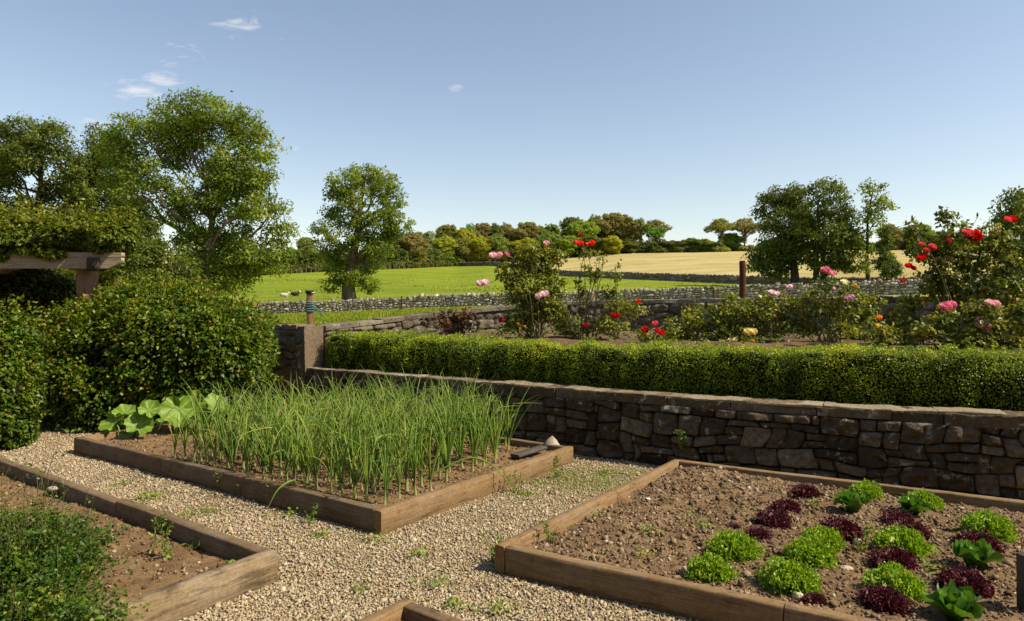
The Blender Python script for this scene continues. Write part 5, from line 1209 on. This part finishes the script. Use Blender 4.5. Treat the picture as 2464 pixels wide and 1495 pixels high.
# ================================================================ POSTS, ROPE, STONES
def post(label, u, v0, v1, depth, wpx, mat, zb, rnd=False, rot=.2, name='wooden_post'):
    c = P(u, v0, depth); t = thing(name, label, 'post', (c[0], depth, zb)); h = c[2]-zb; w = wpx*depth/F
    if rnd:
        b = MB(); r_ = np.random.default_rng(int(u)); tube(b, [(0, 0, -.2), (0, 0, h*.3), (.01, 0, h*.7), (.005, 0, h-.02), (.005, 0, h)], [w*.5, w*.5, w*.49, w*.49, w*.44], 16, .5, jit=.05, rng=r_); o = b.obj('post_shaft', M[mat], t, smooth=False)
    else:
        me = plank_mesh(h+.2, w, -w/2, w/2, int(u), M[mat], .004); o = link('post_shaft', me, t); o.location = (0, -w/2, -.2); o.rotation_euler = (0, -math.pi/2, 0); o = link('x', None)if False else o
        t.rotation_euler = (0, 0, rot)
    return t, h, w
t, h, w = post('square wooden gate post with dark cap, left end of the garden wall', 746, 704, 785, 12.9, 15, 'post', 1.25)
b = MB(); boxm(b, (-w*.62, -w*.62, h-.02), (w*.62, w*.62, h+.035)); b.obj('cap', M['darkfleece'], t)
b = MB(); tube(b, [(w*.3, -w*.7, h-.012), (w*.66, -w*.62, h+.0), (w*.70, -.1*w, h+.005)], .008, 6); b.obj('pale_edge', M['paleface'], t)
M['rope'] = plainmat('teal_rope', (.10, .19, .18), .8, .1, .4, 60)
rp = thing('rope', 'faded teal rope wound round the gate post', 'rope', tuple(t.location)); b = MB(); rng = np.random.default_rng(2)
zr = CH-(738-HV)/F*12.9-1.25
for i in range(5):
    a = np.linspace(0, 2*np.pi, 17); rr = w*.72; c_ = np.clip(1.25*np.cos(a), -1, 1)*rr*.86; s_ = np.clip(1.25*np.sin(a), -1, 1)*rr*.86
    tube(b, np.c_[c_, s_, zr-.07+.035*i+.012*np.sin(a+i)], .013, 6, cap=False)
for j in range(3): tube(b, curve((w*.6, -w*.4, zr+.02-.02*j), (w*1.7+.02*j, -w*.5, zr-.09-.04*j), 8, rng, .18), .012, 6)
ro = b.obj('coil', M['rope'], rp); rp.rotation_euler = (0, 0, .2)
post('dark rust-red round post standing behind the garden wall', 1786, 628, 712, 15.6, 15, 'rustpost', 1.4, True)
post('pale weathered post behind the roses, lower than the wall top', 1422, 707, 735, 16.2, 16, 'woodgrey', 1.4)
post('thin rusty iron stake before the pale field wall, left of the roses', 966, 713, 738, 40, 4, 'rustpost', 1.3, True, name='iron_stake')
post('thin rusty iron stake by the field wall near the rust-red post', 1717, 696, 712, 32, 4, 'rustpost', 1.7, True, name='iron_stake')
post('dark timber stake at the right edge of the lettuce bed', 2474, 1335, 1495, 4.15, 36, 'barkdark', .0, False, .1, name='timber_stake')
def rock(label, u, v, z, size, mat, seed, sc=(1, .8, .7), rot=0, name='stone'):
    q = G(u, v, z); b = MB(); hull_blob(b, (0, 0, sc[2]*size*.6), np.array(sc)*size, seed, .45, 6, 8, 2.1); o = b.obj(name, M[mat], smooth=False); o.location = q; o.rotation_euler = (0, 0, rot); tag(o, label, 'stone'); return o
M['palestone'] = stonemat('pale_rock', [(0, (.32, .27, .2)), (.5, (.44, .38, .29)), (1, (.55, .49, .40))], sc=3, bump=.4)
M['slatedark'] = stonemat('dark_slab', [(0, (.05, .045, .04)), (.5, (.085, .075, .065)), (1, (.14, .12, .1))], lich=.75, sc=2)
b = MB(); b.add([(-.11, -.04, 0), (.02, -.07, 0), (.12, -.02, 0), (.08, .06, 0), (-.08, .06, 0), (-.07, -.03, .10), (.0, -.035, .155), (.055, -.01, .10), (.02, .035, .13), (-.05, .04, .09)], [[0, 1, 6, 5], [1, 2, 7, 6], [2, 3, 8, 7], [3, 4, 9, 8], [4, 0, 5, 9], [5, 6, 8, 9], [6, 7, 8, 8]][:6]); b.add([(.0, -.035, .155), (.055, -.01, .10), (.02, .035, .13)], [[0, 1, 2]]); o = b.obj('stone', M['palestone']); o.location = G(1328, 1078, .14); tag(o, 'pale pointed stone standing at the back corner of the onion bed', 'stone')
b = MB(); me = plank_mesh(.5, .13, 0, .035, 77, M['slatedark'], .006); q0 = bed_xy('onion', la-.62, .12); o = link('slate_slab', me); _, a_, _, _, _ = BED['onion']
la_ = BED['onion'][2]; q0 = bed_xy('onion', la_-.75, .28); q1 = bed_xy('onion', la_-.2, .2); o.location = (*q0, .15); o.rotation_euler = (0, R(-3), math.atan2(*(q1-q0)[::-1])); tag(o, 'dark flat slab lying on the soil in the back corner of the onion bed', 'slab')
rock('orange-tinted stone on the soil against the left bed plank', 77, 1150, .1, .07, 'palestone', 6)
rock('pale flat stone on the soil of the left bed, nearer the parsley', 130, 1180, .1, .06, 'palestone', 7, (1.2, .8, .4))
rock('pale pebble between the line of frilly lettuces and the red one', 2035, 1375, .11, .045, 'palestone', 8, (1.2, .8, .5))
rock('orange pebble in the soil behind the frilly line of three', 2063, 1310, .11, .04, 'palestone', 9)
rock('pale pebble beside the largest frilly lettuce near the front plank', 1918, 1440, .11, .035, 'palestone', 10)
M['scrap'] = plainmat('pale_scrap', (.62, .70, .74), .6, .3, .1)
b = MB(); r_ = np.random.default_rng(3); U_, V_ = np.meshgrid(np.linspace(-.045, .045, 7), np.linspace(-.022, .022, 5), indexing='ij'); b.add(xyz(U_, V_, .03*fbm(xyz(U_*40, V_*40), 3)).reshape(-1, 3), grid_faces(7, 5))
o = b.obj('plastic_scrap', M['scrap']); q = G(1552, 1200, .125); o.location = (*q[:2], float(soil_h('salad', q[0], q[1]))); tag(o, 'small crumpled pale blue scrap on the bare soil of the lettuce bed', 'litter')

# ---- unseen dark hedge added behind the viewpoint to block sky fill
leafy_mass('blocker_hedge', 'tall dark yew hedge added behind the viewpoint to cut sky light', 'hedge', [], 90, 'treedark', .3, 60) if False else None
b = MB()
for i, x_ in enumerate(np.arange(-30, 31, 6.0)): hull_blob(b, (x_, -9+1.2*math.sin(i*2.1), 4.5), (4.6, 3.0, 5.6+.8*math.sin(i*1.7)), 600+i, .12, zmin=0.0)
bt = thing('blocker_hedge', 'tall dark yew hedge added unseen behind the viewpoint to cut sky light', 'hedge', (0, -9, 0)); o = b.obj('foliage', M['blocker'], bt); o.location = (0, 9, 0)

# ================================================================ SKY, SUN, CAMERA
EL, AZ = R(47), math.atan2(.965, -.26)
S = Vector((math.sin(AZ)*math.cos(EL), math.cos(AZ)*math.cos(EL), math.sin(EL)))
wd = bpy.data.worlds.new('World'); SC.world = wd; wd.use_nodes = True; nt = wd.node_tree; nt.nodes.clear()
N = lambda ty, **k: (lambda x: ([setattr(x, a, b) for a, b in k.items()], x)[1])(nt.nodes.new(ty))
sky = N('ShaderNodeTexSky', sky_type='NISHITA', sun_disc=False, sun_elevation=EL, sun_rotation=AZ, altitude=0, air_density=SKY['air'], dust_density=SKY['dust'], ozone_density=SKY['ozone'])
bg = N('ShaderNodeBackground'); out = N('ShaderNodeOutputWorld'); bg.inputs[1].default_value = SKY['str']
tc = N('ShaderNodeTexCoord'); sep = N('ShaderNodeSeparateXYZ'); nt.links.new(tc.outputs['Generated'], sep.inputs[0])
def mth(op, a, b=None):
    x = N('ShaderNodeMath', operation=op)
    for i, v in enumerate((a, b)):
        if v is None: continue
        if isinstance(v, bpy.types.NodeSocket): nt.links.new(v, x.inputs[i])
        else: x.inputs[i].default_value = v
    return x.outputs[0]
yy = mth('MAXIMUM', sep.outputs[1], .05); pq = N('ShaderNodeCombineXYZ'); nt.links.new(mth('DIVIDE', sep.outputs[0], yy), pq.inputs[0]); nt.links.new(mth('DIVIDE', sep.outputs[2], yy), pq.inputs[1])
nz = N('ShaderNodeTexNoise'); nz.inputs['Scale'].default_value = 22; nz.inputs['Detail'].default_value = 7; nz.inputs['Roughness'].default_value = .62; nz.inputs['Distortion'].default_value = .5
mp = N('ShaderNodeMapping'); mp.inputs['Scale'].default_value = (.9, 2.6, 1); mp.inputs['Rotation'].default_value = (0, 0, R(14)); nt.links.new(pq.outputs[0], mp.inputs[0]); nt.links.new(mp.outputs[0], nz.inputs['Vector'])
tot = None       # wisps of fair-weather cloud, each in its own direction of the sky
for (u, v, ru, rv, st) in ((575, 50, 75, 26, .8), (690, 42, 50, 18, .4), (440, 110, 70, 26, .6), (470, 137, 70, 16, .6), (388, 190, 48, 24, 1.1), (320, 216, 85, 26, .95), (440, 198, 40, 12, .5), (1098, 210, 38, 20, .85), (245, 298, 70, 18, .5), (405, 156, 44, 16, .5), (545, 90, 40, 18, .5), (712, 350, 26, 14, .6), (675, 95, 40, 14, .35)):
    m_ = N('ShaderNodeMapping', vector_type='TEXTURE'); m_.inputs['Location'].default_value = ((u-CU)/F, (HV-v)/F, 0); m_.inputs['Scale'].default_value = (ru*1.45/F, rv*1.4/F, 1); nt.links.new(pq.outputs[0], m_.inputs[0])
    ln = N('ShaderNodeVectorMath', operation='LENGTH'); nt.links.new(m_.outputs[0], ln.inputs[0])
    a = mth('MULTIPLY', mth('MAXIMUM', mth('SUBTRACT', 1.0, ln.outputs['Value']), 0.0), st); tot = a if tot is None else mth('MAXIMUM', tot, a)
cl = mth('MULTIPLY', mth('MINIMUM', mth('MAXIMUM', mth('MULTIPLY', mth('SUBTRACT', mth('ADD', mth('MULTIPLY', nz.outputs['Fac'], 1.5), mth('MULTIPLY', tot, .62)), .99), 1.7), 0.0), 1.0), mth('GREATER_THAN', tot, 0.001))
cl = mth('MULTIPLY', cl, mth('GREATER_THAN', sep.outputs[1], .1))
mx = N('ShaderNodeMix', data_type='RGBA'); nt.links.new(mth('MULTIPLY', cl, .85), mx.inputs[0]); tn_ = N('ShaderNodeMix', data_type='RGBA', blend_type='MULTIPLY'); tn_.inputs[0].default_value = 1; tn_.inputs[7].default_value = (*SKY['tint'], 1); nt.links.new(sky.outputs[0], tn_.inputs[6]); nt.links.new(tn_.outputs[2], mx.inputs[6]); mx.inputs[7].default_value = (*SKY['cloud'], 1)
nt.links.new(mx.outputs[2], bg.inputs[0]); nt.links.new(bg.outputs[0], out.inputs[0])
sl = bpy.data.lights.new('sun', 'SUN'); sl.energy = SKY['sun']; sl.angle = R(.55); sl.color = (1.0, .875, .66)
so = bpy.data.objects.new('sun', sl); COL.objects.link(so); so.rotation_euler = (-S).to_track_quat('-Z', 'Y').to_euler()
cam = bpy.data.cameras.new('camera'); co = bpy.data.objects.new('camera', cam); COL.objects.link(co)
co.location = (0, 0, CH); co.rotation_euler = (R(90), 0, 0); cam.sensor_width = 36; cam.lens = F/2464*36; cam.shift_y = -(747.5-HV)/2464; cam.clip_end = 6000; cam.clip_start = .1
SC.camera = co
SC.view_settings.view_transform = 'Standard'; SC.view_settings.look = 'None'; SC.view_settings.exposure = SKY['exp']; SC.view_settings.gamma = 1
SC.cycles.max_bounces = 8; SC.cycles.diffuse_bounces = 4; SC.cycles.transmission_bounces = 4; SC.cycles.transparent_max_bounces = 4; SC.cycles.caustics_reflective = False; SC.cycles.caustics_refractive = False
